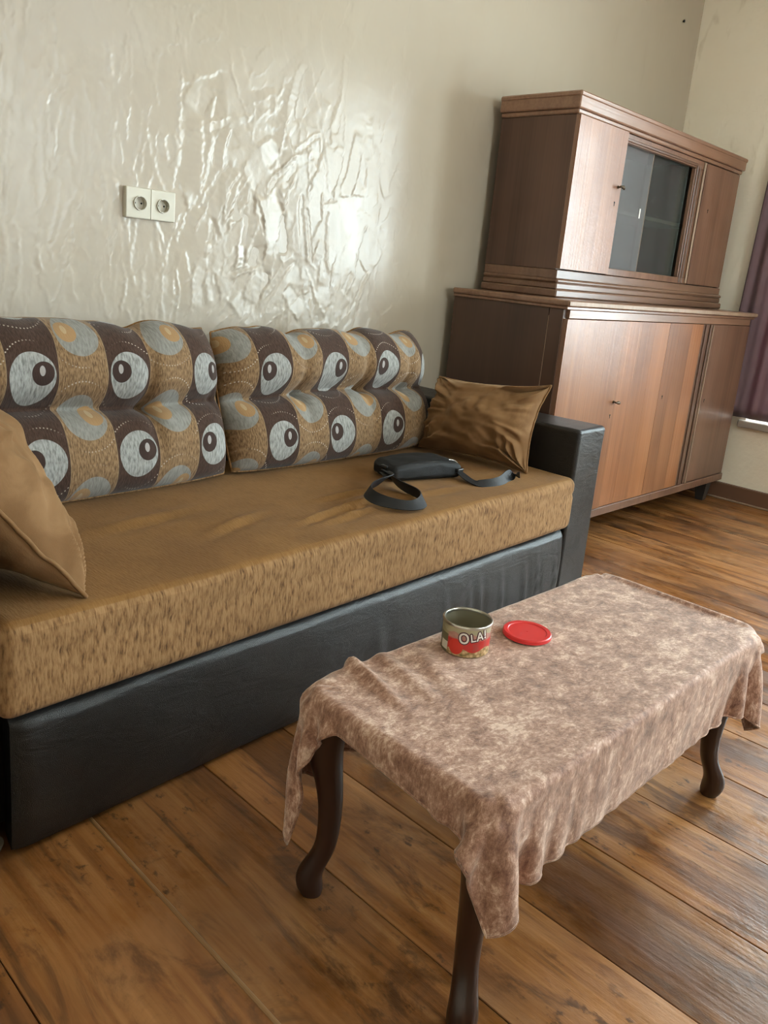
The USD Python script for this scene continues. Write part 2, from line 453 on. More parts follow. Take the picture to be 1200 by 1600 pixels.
M['chrome'] = simple('buckle_metal', (0.62, 0.60, 0.58), 0.22, 1.0)
M['blackplastic'] = simple('black_plastic', (0.02, 0.02, 0.021), 0.3)
M['red_plastic'] = simple('red_plastic', (0.62, 0.022, 0.022), 0.38, subsurface_weight=0.0)
M['tin'] = simple('tin_metal', (0.55, 0.53, 0.47), 0.3, 1.0)
M['tin_inside'] = simple('tin_lacquer', (0.36, 0.33, 0.24), 0.35, 0.6)
M['rail'] = simple('rod_metal', (0.3, 0.28, 0.25), 0.4, 0.7)


def curtain_mat():
    g = G()
    v = coords(g)
    n = g('noise_texture', vector=g('mapping', vector=v, scale=(1, 1, 0.3)), scale=60.0, detail=3.0)
    c = g.mix(n, (0.17, 0.105, 0.125), (0.24, 0.16, 0.185))  # lighter and greyer than the cloth: veiling glare is mixed into the colour
    p = g('principled_bsdf', base_color=c, roughness=0.85, sheen_weight=0.2)
    t = g('translucent_bsdf', color=(0.30, 0.08, 0.17))
    return g.make('purple_curtain', g('mix_closure', fac=0.16, closure1=p, closure2=t))


def pane_mat(name, tint=(0.92, 0.95, 0.94), grey_mix=0.0, dcol=(0.4, 0.4, 0.4)):
    g = G()
    ior = g.m('subtract', 1.5, g.m('multiply', g('geometry', 'backfacing'), 1.5 - 1 / 1.5))   # thin pane: the same on both faces
    cl = g('mix_closure', fac=g('fresnel', IOR=ior), closure1=g('transparent_bsdf', color=tint), closure2=g('glossy_bsdf', color=(1, 1, 1), roughness=0.02))
    if grey_mix:
        cl = g('mix_closure', fac=grey_mix, closure1=cl, closure2=g('principled_bsdf', base_color=dcol, roughness=0.4))
    return g.make(name, cl)


M['curtain'] = curtain_mat()
M['pane'] = pane_mat('window_glass')
M['pane_reflection'] = pane_mat('painted_reflection_glass', (0.80, 0.82, 0.80), 0.17, (0.45, 0.44, 0.45))  # grey mixed in stands for the window mirrored in the left pane
M['pane_cab'] = pane_mat('cabinet_glass', (0.78, 0.84, 0.80), 0.06, (0.38, 0.42, 0.40))


def label_mat():
    """Printed can label: olive silver over a wavy edge, red, nuts below."""
    g = G()
    p = g('texture_coordinate')
    x = g('separate_xyz', 'x', vector=p)
    y, z = g.other(x, 'y'), g.other(x, 'z')
    th = g.m('arctan2', y, x)                              # 0 faces the local +x
    wave = g.m('add', 0.044, g.m('multiply', g.m('sine', g.m('multiply', th, 9.0)), 0.0022))
    upper = g.sm(z, g.m('subtract', wave, 0.0008), g.m('add', wave, 0.0008))
    nz = g('noise_texture', vector=p, scale=130.0, detail=3.0)
    nut = g('voronoi_texture', 'color', vector=p, scale=150.0)
    nutd = g('voronoi_texture', vector=p, scale=150.0)
    nuts = g('rgb_ramp', fac=nutd, ramp=[(0.2, (0.62, 0.46, 0.26)), (0.6, (0.38, 0.24, 0.11)), (0.9, (0.12, 0.13, 0.04))])
    red = g.mix(g.sm(nz, 0.45, 0.65), (0.55, 0.035, 0.03), (0.42, 0.06, 0.05))
    pink = g.mix(nz, (0.55, 0.30, 0.25), (0.35, 0.17, 0.13))
    body = g.mix(g.sm(g.m('add', z, g.m('multiply', g.m('sine', g.m('multiply', th, 5.0)), 0.004)), 0.016, 0.014), red, nuts)
    body = g.mix(g.sm(z, 0.031, 0.036), body, pink)
    # tomato disc on the left of the front
    dx, dz = g.m('multiply', g.m('add', th, 0.42), 0.046), g.m('subtract', z, 0.019)
    rr = g.m('sqrt', g.m('add', g.m('multiply', dx, dx), g.m('multiply', dz, dz)))
    body = g.mix(g.sm(rr, 0.0150, 0.0142), body, (0.66, 0.045, 0.03))
    # side of the wrap: olive, with a white panel
    side = g.m('add', g.sm(th, -0.85, -0.80), 0.0)
    olive = g.mix(g.sm(z, 0.036, 0.037), (0.15, 0.13, 0.07), (0.34, 0.30, 0.17))
    bar = g.m('multiply', g.m('multiply', g.sm(z, 0.022, 0.0215), g.sm(z, 0.006, 0.0065)), g.sm(th, -1.25, -1.22))
    olive = g.mix(bar, olive, (0.6, 0.57, 0.5))
    c = g.mix(side, olive, body)
    c = g.mix(upper, c, (0.40, 0.37, 0.24))
    return g.make('printed_can_label', g('principled_bsdf', base_color=c, roughness=0.32, metallic=0.15))


M['label'] = label_mat()
M['ink_white'] = simple('white_ink', (0.74, 0.70, 0.66), 0.4)
M['ink_dark'] = simple('maroon_ink', (0.07, 0.02, 0.03), 0.4)

# ================================================================== THE ROOM
XF, XL, YB, ZC = 2.40, -3.3, -4.1, 2.75      # far wall, left wall, wall behind the camera, ceiling


def trowel_height(X, Z):
    """Relief of the trowelled plaster in metres on a regular grid X, Z: knife strokes laid over one another, each with a raised lip."""
    rng = np.random.default_rng(11)
    nx, nz = X.shape
    x0, z0, d = X[0, 0], Z[0, 0], X[1, 0] - X[0, 0]
    H = np.zeros((nx, nz))
    P3 = np.stack([X, Z, 0 * X], -1)
    for k in range(1500):
        cx, cz = rng.uniform(-1.45, 0.95), rng.uniform(0.75, 2.2)
        a = np.exp(-((cx + 0.30) / 0.34) ** 2 - ((cz - 1.12) / 0.36) ** 2)              # the heavily worked area
        amp = 0.34 + 1.0 * a
        left = cx < -0.62
        if cx > 0.25:
            amp *= 0.22
        if cz > 1.62:
            amp *= 0.45
        if rng.random() > (0.36 + 0.64 * a if not left else 0.62):
            continue
        ang = rng.normal(0, 0.22) if left else rng.normal(0.38, 0.55)
        L, w = rng.uniform(0.06, 0.24), rng.uniform(0.010, 0.050) * (0.33 if left else 1.0)
        R = L * 0.6 + w + 0.01
        i0, i1 = int(max(0, (cx - R - x0) / d)), int(min(nx, (cx + R - x0) / d + 2))
        j0, j1 = int(max(0, (cz - R - z0) / d)), int(min(nz, (cz + R - z0) / d + 2))
        if i1 - i0 < 3 or j1 - j0 < 3:
            continue
        dx, dz = X[i0:i1, j0:j1] - cx, Z[i0:i1, j0:j1] - cz
        s = dx * math.sin(ang) + dz * math.cos(ang)
        c = dx * math.cos(ang) - dz * math.sin(ang)
        c = c + 0.30 * s * s / L * rng.uniform(-1, 1) + 0.0022 * np.sin(s * rng.uniform(40, 110) + rng.uniform(0, 6)) + 0.0014 * np.sin(s * 310 + rng.uniform(0, 6))
        ww = w * np.clip(1.0 - 0.55 * (s / L + 0.5) * rng.uniform(0, 1), 0.25, 1)
        body = 1 / (1 + np.exp(np.clip((np.abs(c) - ww) / 0.0016, -30, 30))) / (1 + np.exp(np.clip((np.abs(s) - L / 2) / 0.0028, -30, 30)))
        tilt = rng.uniform(-1, 1)
        lip_w = rng.uniform(0.0026, 0.005)
        side = 1 if rng.random() < 0.7 else -1
        lip = np.exp(-((c - side * ww) / lip_w) ** 2) / (1 + np.exp(np.clip((np.abs(s) - L / 2) / 0.006, -30, 30)))
        lip = lip * (0.45 + 0.75 * np.sin(s * rng.uniform(20, 60) + rng.uniform(0, 6)) ** 2)
        h = (0.0012 + 0.0042 * tilt * c / w + 0.0026 * rng.uniform(-1, 1) * s / L) * body * amp
        old = H[i0:i1, j0:j1]
        H[i0:i1, j0:j1] = old * (1 - 0.72 * body) + h + lip * amp * rng.uniform(0.0006, 0.0034) * (rng.random() < 0.7)
    H = ndimage.gaussian_filter(H, 0.40)
    H += 0.0030 * (meshkit.fbm(P3 * np.array([2.2, 1.6, 1]), 3, 3) - 0.5) + 0.0007 * (meshkit.fbm(P3 * 24, 3, 5) - 0.5)
    return H


def wall_back_mesh():
    d = 0.0034
    xs, zs = np.arange(-1.5, 1.0, d), np.arange(0.75, 2.25, d)
    X, Z = np.meshgrid(xs, zs, indexing='ij')
    H = trowel_height(X, Z)
    fade = np.clip(np.minimum.reduce([X - xs[0], xs[-1] - X, Z - zs[0], zs[-1] - Z]) / 0.06, 0, 1)
    H = H * fade
    v = np.stack([X, -0.001 - H, Z], -1).reshape(-1, 3)
    f = grid_faces(len(xs), len(zs))
    fine = trimesh.Trimesh(v, f, process=False)
    body = cbox(XL - 0.2, XF + 0.3, 0.0, 0.25, -0.1, ZC + 0.1)
    return cat_([fine, body])


wb = part('wall_back', wall_back_mesh(), M['plaster'], smooth=40)
tag(wb, 'cream gloss-painted trowelled plaster wall behind the sofa', 'wall', kind='structure')
WIN = [(-2.10, -0.62), (-3.80, -2.45)]        # the two window openings of the far wall, y ranges
WZ0, WZ1 = 0.44, 2.20


def wall_far_mesh():
    pieces = [(YB, WIN[1][0], 0, ZC), (WIN[1][1], WIN[0][0], 0, ZC), (WIN[0][1], 0.0, 0, ZC)]
    for a, b in WIN:
        pieces += [(a, b, 0, WZ0 - 0.04), (a, b, WZ1, ZC)]
    return cat_([trimesh.creation.box(bounds=[(XF, a, z0), (XF + 0.3, b, z1)]) for a, b, z0, z1 in pieces])


def struct(name, mesh, m, label, cat, **kw):
    return tag(part(name, mesh, m, **kw), label, cat, kind='structure')


struct('wall_far', wall_far_mesh(), M['plaster_far'], 'matt cream plaster wall at the right with the curtained window', 'wall')
struct('wall_left', trimesh.creation.box(bounds=[(XL - 0.2, YB, 0), (XL, 0, ZC)]), M['plaster_far'], 'cream plaster wall beyond the left end of the sofa', 'wall')
WC = (-0.40, 0.80, 0.95, 2.36)                # added fill-light window behind the viewer: x range, z range
wf = cat_([trimesh.creation.box(bounds=[(a, YB - 0.3, z0), (b, YB, z1)]) for a, b, z0, z1 in ((XL - 0.2, WC[0], 0, ZC), (WC[1], XF + 0.3, 0, ZC), (WC[0], WC[1], 0, WC[2]), (WC[0], WC[1], WC[3], ZC))])
struct('wall_front', wf, M['plaster_front'], 'cream plaster wall opposite the sofa, behind the viewer', 'wall')
struct('ceiling', trimesh.creation.box(bounds=[(XL - 0.2, YB - 0.2, ZC), (XF + 0.3, 0.2, ZC + 0.1)]), M['ceiling'], 'pale painted ceiling over the room', 'ceiling')

# floor: old wide boards running from the sofa wall towards the viewer
floor = thing('floor', 'old wide worn wooden floorboards with dark gaps', 'floor', kind='structure')
part('subfloor', trimesh.creation.box(bounds=[(XL - 0.1, YB - 0.1, -0.1), (XF + 0.1, 0.1, -0.026)]), M['subfloor'], floor)
edges = [-1.572, -1.331, -1.079, -0.862, -0.642, -0.418, -0.195]
while edges[0] > XL:
    edges.insert(0, edges[0] - random.uniform(0.215, 0.25))
while edges[-1] < XF + 0.05:
    edges.append(edges[-1] + random.uniform(0.205, 0.245))


def plank_mesh(x0, x1, y0, y1, k):
    """A board with a slightly crowned top, eased long edges and uneven sides."""
    n = 46
    y = np.linspace(y0, y1, n)
    e0 = x0 + 0.0002 + 0.0014 * meshkit.fbm(np.c_[y * 3.0, 0 * y + k, 0 * y], 3, 1)
    e1 = x1 - 0.0002 - 0.0014 * meshkit.fbm(np.c_[y * 3.0, 0 * y + k, 0 * y], 3, 2)
    dz = 0.0012 * (meshkit.fbm(np.c_[y * 0.8, 0 * y + k * 3.3, 0 * y], 2, 4) - 0.5)
    cols = [(e0, -0.024), (e0, -0.0014), (e0 + 0.0012, -0.0003), (e0 * 0.7 + e1 * 0.3, 0.0), (e0 * 0.3 + e1 * 0.7, 0.0), (e1 - 0.0012, -0.0003), (e1, -0.0014), (e1, -0.024)]
    v = np.stack([np.c_[x, y, z + dz * (1.0 if z > -0.02 else 0.0)] for x, z in cols], 0).reshape(-1, 3)
    m = trimesh.Trimesh(v, grid_faces(len(cols), n), process=False)
    if m.face_normals[len(m.faces) // 2 // 2, 2] < 0:
        m.invert()
    c0, c1 = [i * n for i in range(8)], [i * n + n - 1 for i in range(8)]
    cap = [(c0[0], c0[i], c0[i + 1]) for i in range(1, 7)] + [(c1[0], c1[i + 1], c1[i]) for i in range(1, 7)]
    return trimesh.Trimesh(m.vertices, np.vstack([m.faces, cap]), process=False)


for k in range(len(edges) - 1):
    a, b = edges[k], min(edges[k + 1], XF)
    if b - a > 0.02:
        part('plank', plank_mesh(a, b, YB, 0.0, k), M['floorboard'], floor, smooth=25)
part('batten', cbox(-1.3345, -1.3275, YB, -0.02, -0.02, 0.0032, 0.002), M['batten'], floor, label='thin pale filler strip between two floorboards')

# baseboards
bb = thing('baseboard_far', 'low brown baseboard under the curtained window with a pale scuffed foot strip', 'baseboard', (XF - 0.028, 0, 0), kind='structure')
part('board', cbox(0, 0.027, YB, -0.005, 0.0, 0.086, 0.004), M['brown_paint'], bb)
part('foot_strip', cbox(-0.012, -0.001, YB, -0.51, 0.0, 0.010, 0.003), M['worn_edge'], bb, label='pale scuffed strip along the foot')
struct('baseboard_back', cat_([cbox(XL, -1.70, -0.022, -0.003, 0.001, 0.085, 0.004), cbox(0.53, 0.55, -0.022, -0.003, 0.001, 0.085, 0.004)]), M['brown_paint'], 'low brown baseboard along the sofa wall', 'baseboard')

# windows
w3 = thing('window_3', 'added white-framed window in the wall behind the viewer, put in for its fill light', 'window', ((WC[0] + WC[1]) / 2, YB, WC[2]), kind='structure')
hw, hh, t = (WC[1] - WC[0]) / 2, WC[3] - WC[2], 0.06
part('window_frame', cat_([cbox(-hw, -hw + t, -0.26, -0.20, 0, hh), cbox(hw - t, hw, -0.26, -0.20, 0, hh), cbox(-hw + t, hw - t, -0.26, -0.20, 0, t), cbox(-hw + t, hw - t, -0.26, -0.20, hh - t, hh), cbox(-0.03, 0.03, -0.255, -0.205, t, hh - t)]), M['white_paint'], w3)
for xa, xb in ((-hw + t, -0.03), (0.03, hw - t)):
    part('pane', cbox(xa, xb, -0.232, -0.228, t, hh - t, 0.0005), M['pane'], w3)
part('window_sill', rbox(-hw - 0.03, hw + 0.03, -0.20, 0.035, -0.04, -0.001, 0.008), M['sill'], w3, smooth=40)
for n, (a, b) in enumerate(WIN):
    w = thing(f'window_{n + 1}', ('tall white-framed window behind the purple curtain', 'tall white-framed window nearer the viewer, outside the picture')[n], 'window', (XF, (a + b) / 2, WZ0), kind='structure')
    hw, hh = (b - a) / 2, WZ1 - WZ0
    t = 0.06
    part('window_frame', cat_([cbox(0.20, 0.26, -hw, -hw + t, 0, hh), cbox(0.20, 0.26, hw - t, hw, 0, hh), cbox(0.20, 0.26, -hw + t, hw - t, 0, t), cbox(0.20, 0.26, -hw + t, hw - t, hh - t, hh),
                               cbox(0.205, 0.255, -0.03, 0.03, t, hh - t), cbox(0.21, 0.25, -hw + t, -0.03, hh * 0.68, hh * 0.68 + 0.05), cbox(0.21, 0.25, 0.03, hw - t, hh * 0.68, hh * 0.68 + 0.05)]), M['white_paint'], w)
    for y0, y1 in ((-hw + t, -0.03), (0.03, hw - t)):
        for z0, z1 in ((t, hh * 0.68), (hh * 0.68 + 0.05, hh - t)):
            part('pane', cbox(0.228, 0.232, y0, y1, z0, z1, 0.0005), M['pane'], w)
    part('window_sill', rbox(-0.035, 0.20, -hw - 0.02 if n else -hw - 0.02, hw + 0.03, -0.04, -0.001, 0.008), M['sill'], w, smooth=40)

# curtain
cu = thing('curtain', 'dark purple curtain hanging in folds at the window beside the cabinet', 'curtain', (XF - 0.026, -0.86, 0.452))


def curtain_mesh(y0, y1, h, n=150, nz=36):
    s = np.linspace(0, 1, n)
    z = np.linspace(0, 1, nz)
    S, Zz = np.meshgrid(s, z, indexing='ij')
    y = y0 + (y1 - y0) * S + 0.06 * (1 - Zz) * np.where(S > 0.5, 1, 0) * (S - 0.5) * 2
    x = 0.008 * np.sin(S * 2 * PI * 8.5 + 0.7 * np.sin(Zz * 3)) * (0.75 + 0.25 * Zz) + 0.004 * np.sin(S * 2 * PI * 17 + Zz * 2)
    fr = np.stack([x - 0.0006, y, Zz * h], -1)
    bk = np.stack([x + 0.0006, y, Zz * h], -1)
    v, f, _ = closed_pair(fr, bk)
    return trimesh.Trimesh(v, f, process=False)


part('cloth', curtain_mesh(-0.48, 0.330, 2.02), M['curtain'], cu, smooth=True)
part('rod', trimesh.creation.cylinder(0.007, segment=[(0, -1.2, 2.03), (0, 0.46, 2.03)], sections=16), M['rail'], cu, smooth=40)

# nail in the wall
nl = thing('nail', 'small dark nail head in the plain wall above the cabinet', 'nail', (2.20, -0.004, 2.375))
part('head', trimesh.creation.cylinder(0.006, segment=[(0, 0, 0), (0, -0.006, 0)], sections=10), M['hole'], nl)
part('shank', trimesh.creation.cylinder(0.002, segment=[(0, 0.02, 0), (0, 0, 0)], sections=8), M['brass'], nl)

# ================================================================== SOCKET
so = thing('wall_socket', 'cream double wall socket in the trowelled wall above the sofa', 'socket', (-0.731, -0.004, 1.149), -0.0)
sm_ = []
plate = rbox(-0.076, 0.076, -0.013, 0.006, -0.041, 0.041, 0.004)
holes = []
for sx in (-0.034, 0.036):
    holes.append(manifold3d.Manifold.cylinder(0.05, 0.0195, 0.0195, 40).rotate((90, 0, 0)).translate((sx, 0.0, 0)))
pm = manifold3d.Manifold(manifold3d.Mesh(np.asarray(plate.vertices, np.float32), np.asarray(plate.faces, np.uint32)))
for h in holes:
    pm = pm - h
pmm = pm.to_mesh()
part('frame_plate', trimesh.Trimesh(pmm.vert_properties[:, :3], pmm.tri_verts, process=False), M['socket'], so, smooth=35)
part('rib', rbox(-0.0015, 0.0025, -0.0148, -0.012, -0.040, 0.040, 0.001), M['socket'], so)
for sx in (-0.034, 0.036):
    well = trimesh.creation.annulus(0.0175, 0.0194, 0.017)
    well.apply_transform(trimesh.transformations.rotation_matrix(PI / 2, (1, 0, 0)))
    well.apply_translation((sx, -0.0092, 0))
    w = part('well', well, M['socket_in'], so, smooth=40)
    fl = trimesh.creation.cylinder(0.0176, segment=[(sx, -0.0022, 0), (sx, -0.0004, 0)], sections=40)
    part('well_floor', fl, M['socket_in'], w)
    for px in (-0.0095, 0.0095):
        part('pin_hole', trimesh.creation.cylinder(0.0026, segment=[(sx + px, -0.0028, 0), (sx + px, -0.001, 0)], sections=14), M['hole'], w)
    for ez in (0.0155, -0.0172):
        part('earth_clip', cbox(sx - 0.003, sx + 0.003, -0.012, 0.0, ez, ez + 0.0017, 0.0004), M['tin'], w)

# ================================================================== CABINETS
KX, KY, KA = 0.7601, -0.3874, -0.0088


def Kw(u, v, z):
    return (KX + math.cos(KA) * u - math.sin(KA) * v, KY + math.sin(KA) * u + math.cos(KA) * v, z)


sb = thing('sideboard', 'large brown veneered sideboard with plank-like doors standing against the wall beside the sofa', 'sideboard', Kw(0, 0, 0), KA)
VF = -0.1786                                   # the front plane
u0, u1 = -0.168, 1.565
part('side_panel', cbox(u0, u0 + 0.022, VF + 0.075, 0.345, 0.115, 0.957), M['carcass'], sb)
part('side_panel', cbox(u1 - 0.022, u1, VF + 0.015, 0.345, 0.115, 0.957), M['carcass'], sb)
part('corner_stile', cbox(u0, u0 + 0.022, VF + 0.012, VF + 0.071, 0.115, 0.957), M['carcass'], sb)
part('gap_strip', cbox(u0 + 0.001, u0 + 0.018, VF + 0.0715, VF + 0.0745, 0.13, 0.93, 0.0005), M['worn_edge'], sb, label='pale line of bare wood down the side')
part('back_panel', cbox(u0 + 0.022, u1 - 0.022, 0.335, 0.345, 0.115, 0.957), M['carcass'], sb)
part('bottom_panel', cbox(u0 + 0.022, u1 - 0.022, VF + 0.03, 0.334, 0.116, 0.136), M['carcass'], sb)
top = cat_([rbox(u0 - 0.014, 1.583, VF - 0.016, 0.347, 0.968, 0.990, 0.007), cbox(u0 - 0.007, 1.577, VF - 0.006, 0.347, 0.957, 0.968, 0.002)])
part('top_slab', top, M['veneer_h'], sb, smooth=30)
part('top_edge', cbox(u0 - 0.012, 1.581, VF - 0.0185, VF - 0.0155, 0.9715, 0.9865, 0.001), M['worn_edge'], sb, label='worn pale front edge of the top')
part('top_rail', cbox(u0 + 0.022, u1 - 0.022, VF - 0.001, VF + 0.03, 0.926, 0.9565), M['veneer_h'], sb)
part('bottom_rail', cbox(u0, u1, VF - 0.004, VF + 0.029, 0.114, 0.150, 0.003), M['stile'], sb)


def keyhole(parent, u, v, z):
    h = cat_([trimesh.creation.cylinder(0.0042, segment=[(u, v - 0.0008, z + 0.004), (u, v + 0.002, z + 0.004)], sections=12), cbox(u - 0.0018, u + 0.0018, v - 0.0008, v + 0.002, z - 0.009, z + 0.004, 0.0003)])
    return part('keyhole', h, M['hole'], parent)


def handle(parent, u, v, z):
    """Small turned pull with a bent finger loop."""
    post = lathe([(0, 0), (0.006, 0), (0.0062, 0.002), (0.003, 0.006), (0.0028, 0.016), (0.0065, 0.020), (0.0072, 0.025), (0.004, 0.028), (0, 0.028)], 18)
    post.apply_transform(trimesh.transformations.rotation_matrix(PI / 2, (1, 0, 0)))
    post.apply_translation((u, v, z))
    bar = sweep(smoothpath([(u - 0.018, v - 0.021, z + 0.001), (u, v - 0.025, z + 0.002), (u + 0.012, v - 0.022, z + 0.001), (u + 0.020, v - 0.017, z - 0.007)], 14), ngon(0.0038, 8))
    return part('handle', cat_([post, bar]), M['brass'], parent, smooth=40, label='small dark metal pull')


def door(parent, a, b, z0, z1, v, th, mat, planks, c=0.003):
    """A door whose face is built of upright veneer leaves with fine joints."""
    d = part('door', cbox(a, b, v + 0.004, v + th, z0, z1, 0.001), M['stile'], parent)
    cuts = [a + 0.0003] + list(planks) + [b - 0.0003]
    for p, q in zip(cuts[:-1], cuts[1:]):
        part('veneer_leaf', cbox(p, q - 0.0002, v, v + 0.0042, z0 + 0.0005, z1 - 0.0005, 0.0003), mat, d)
    return d


d1 = door(sb, u0 + 0.004, 0.278, 0.153, 0.924, VF - 0.008, 0.03, M['veneer'], [])
handle(d1, 0.258, VF - 0.008, 0.603)
keyhole(d1, 0.247, VF - 0.008, 0.545)
d2 = door(sb, 0.284, 0.660, 0.153, 0.924, VF - 0.002, 0.024, M['veneer'], [0.40, 0.53])
d3 = door(sb, 0.663, 1.000, 0.153, 0.924, VF - 0.001, 0.023, M['veneer'], [0.76, 0.885])
keyhole(d3, 0.70, VF - 0.001, 0.60)
part('pilaster', cat_([cbox(1.004, 1.120, VF + 0.004, VF + 0.03, 0.151, 0.925), cbox(1.030, 1.062, VF - 0.002, VF + 0.004, 0.152, 0.924, 0.002), cbox(1.078, 1.094, VF - 0.004, VF + 0.004, 0.152, 0.924, 0.003)]), M['stile'], sb)
part('pilaster_bead', cbox(1.100, 1.108, VF - 0.008, VF + 0.004, 0.152, 0.924, 0.003), M['worn_edge'], sb, label='pale rounded bead on the pilaster')
d4 = door(sb, 1.124, u1 - 0.004, 0.153, 0.924, VF + 0.003, 0.02, M['stile'], [])
keyhole(d4, 1.165, VF + 0.003, 0.56)
for fu in (-0.13, 1.49):
    for fv in (VF + 0.06, 0.27):
        leg = np.array([(x, y, z) for z, e in ((0.0, 0.020), (0.114, 0.033)) for x in (fu - e, fu + e) for y in (fv - e, fv + e)])
        part('foot', trimesh.convex.convex_hull(leg), M['foot'], sb)

dc = thing('display_cabinet', 'brown wooden display cabinet with sliding glass panes standing on the sideboard', 'cabinet', Kw(0, 0, 0.991), KA)
b0, b1, B0 = 0.0, 1.513, -0.991               # local z = world z - 0.991
Z = lambda z: z + B0
part('base_moulding', cat_([cbox(-0.012, 1.525, -0.022, 0.345, 0.0005, 0.030, 0.005), cbox(-0.004, 1.517, -0.014, 0.344, 0.030, 0.054, 0.004), cbox(-0.009, 1.521, -0.018, 0.344, 0.054, 0.070, 0.006), cbox(0, 1.513, -0.006, 0.344, 0.070, Z(1.094), 0.002)]), M['veneer_h'], dc)
part('side_panel', cbox(0, 0.022, 0.002, 0.344, Z(1.0945), Z(1.650)), M['carcass'], dc)
part('side_panel', cbox(1.491, 1.513, 0.002, 0.344, Z(1.0945), Z(1.650)), M['carcass'], dc)
part('back_panel', cbox(0.022, 1.491, 0.334, 0.344, Z(1.0945), Z(1.650)), M['interior'], dc)
part('floor_panel', cbox(0.0225, 1.4905, 0.022, 0.333, Z(1.0945), Z(1.106)), M['interior'], dc)
part('shelf', cbox(0.346, 1.16, 0.055, 0.333, Z(1.352), Z(1.368)), M['interior'], dc)
for pu in (0.325, 1.162):
    part('partition', cbox(pu, pu + 0.018, 0.022, 0.333, Z(1.107), Z(1.648)), M['interior'], dc)
part('crown', cat_([cbox(-0.0145, 1.532, -0.0165, 0.348, Z(1.668), Z(1.722), 0.004), cbox(-0.018, 1.537, -0.020, 0.348, Z(1.707), Z(1.727), 0.005), cbox(-0.006, 1.520, -0.008, 0.346, Z(1.6505), Z(1.668), 0.004)]), M['veneer_h'], dc)
e1 = door(dc, 0.001, 0.360, Z(1.098), Z(1.648), -0.016, 0.034, M['veneer'], [])
handle(e1, 0.335, -0.016, Z(1.437))
keyhole(e1, 0.325, -0.016, Z(1.373))
fr = part('glass_frame', cat_([cbox(0.364, 1.128, -0.002, 0.020, Z(1.612), Z(1.648), 0.002), cbox(0.364, 1.128, -0.002, 0.020, Z(1.096), Z(1.124), 0.002), cbox(0.364, 0.372, 0.0, 0.020, Z(1.124), Z(1.612), 0.001), cbox(1.022, 1.128, -0.0005, 0.020, Z(1.124), Z(1.612), 0.002)]), M['stile'], dc)
part('moulding', cat_([cbox(1.030, 1.044, -0.007, 0.0, Z(1.1), Z(1.625), 0.003), cbox(1.060, 1.070, -0.005, 0.0, Z(1.1), Z(1.625), 0.002), cbox(0.372, 1.03, -0.007, 0.0, Z(1.617), Z(1.630), 0.003)]), M['stile'], fr)
part('bead', cbox(1.094, 1.106, -0.011, 0.0, Z(1.098), Z(1.646), 0.004), M['worn_edge'], fr, label='pale rounded bead at the edge of the frame')
e2 = door(dc, 1.131, 1.512, Z(1.098), Z(1.648), -0.002, 0.022, M['stile'], [])
keyhole(e2, 1.217, -0.002, Z(1.443))
gl = part('sliding_pane', cbox(0.368, 0.662, 0.024, 0.028, Z(1.112), Z(1.624), 0.0008), M['pane_reflection'], dc, label='greyer left sliding glass pane')
part('finger_pull', cbox(0.608, 0.618, 0.0215, 0.0238, Z(1.345), Z(1.385), 0.0008), M['white_paint'], gl)
part('pane_edge', cbox(0.6625, 0.6650, 0.0238, 0.0282, Z(1.114), Z(1.622), 0.0005), M['worn_edge'], gl)
part('sliding_pane', cbox(0.640, 1.026, 0.034, 0.038, Z(1.112), Z(1.624), 0.0008), M['pane_cab'], dc, label='darker right sliding glass pane')

# ================================================================== SOFA
SX, SY, SA = 0.3175, -0.8471, 0.0348


def Sw(u, v, z):
    return (SX + math.cos(SA) * u - math.sin(SA) * v, SY + math.sin(SA) * u + math.cos(SA) * v, z)


sofa = thing('sofa', 'black leatherette sofa with a thick tan chenille seat along the trowelled wall', 'sofa', Sw(0, 0, 0), SA)
UL = -1.7986


def padded_panel(ua, ub, z0, z1, seed, bulge=0.012, tuck=0.004):
    """Front panel: upholstered board with a rolled top, shallow dents and tension folds."""
    nu, nv = 170, 40
    U = np.linspace(ua, ub, nu)
    r = 0.026
    prof = [(0.004, z0)] + [(0.0, z) for z in np.linspace(z0 + 0.004, z1 - r, nv - 16)] + [(r - r * math.cos(a), z1 - r + r * math.sin(a)) for a in np.linspace(0.12, PI / 2, 14)] + [(0.06, z1)]
    prof = np.array(prof)
    P = np.zeros((nu, len(prof), 3))
    P[..., 0], P[..., 1], P[..., 2] = U[:, None], prof[None, :, 0], prof[None, :, 1]
    t = (P[..., 2] - z0) / (z1 - z0)
    q = P * np.array([1, 1, 1])
    n1 = meshkit.fbm(np.stack([q[..., 0] * 3, q[..., 2] * 2, 0 * t], -1), 3, seed) - 0.5
    fold = np.zeros_like(t)
    for c, w, a in ((-0.055, 0.006, 0.006), (-0.16, 0.006, 0.007), (-0.235, 0.012, 0.006), (-0.36, 0.009, 0.005), (-0.47, 0.011, 0.007), (-0.52, 0.007, 0.006), (-0.63, 0.012, 0.004), (-0.90, 0.02, 0.003)):
        slant = (P[..., 0] - c) + 0.05 * (t - 0.5)
        fold += a * (np.exp(-(slant / w) ** 2) - 0.8 * np.exp(-((slant - 1.6 * w) / (w * 1.2)) ** 2)) * np.exp(-((t - 0.35) / 0.30) ** 2)
    edge = np.minimum(1, np.minimum(U - ua, ub - U) / 0.025)[:, None] ** 0.5
    P[..., 1] += -bulge * np.sin(PI * np.clip(t, 0, 1)) ** 0.7 * edge + 0.010 * n1 * (t < 0.93) - fold + (1 - edge) * 0.008
    P[..., 2] += 0.006 * (meshkit.fbm(np.stack([q[..., 0] * 6, 0 * t, 0 * t], -1), 3, seed + 4) - 0.5) * (t > 0.8)
    back = P.copy()
    back[..., 1] = 0.06
    v, f, _ = closed_pair(P, back)
    m = trimesh.Trimesh(v, f, process=False)
    return m


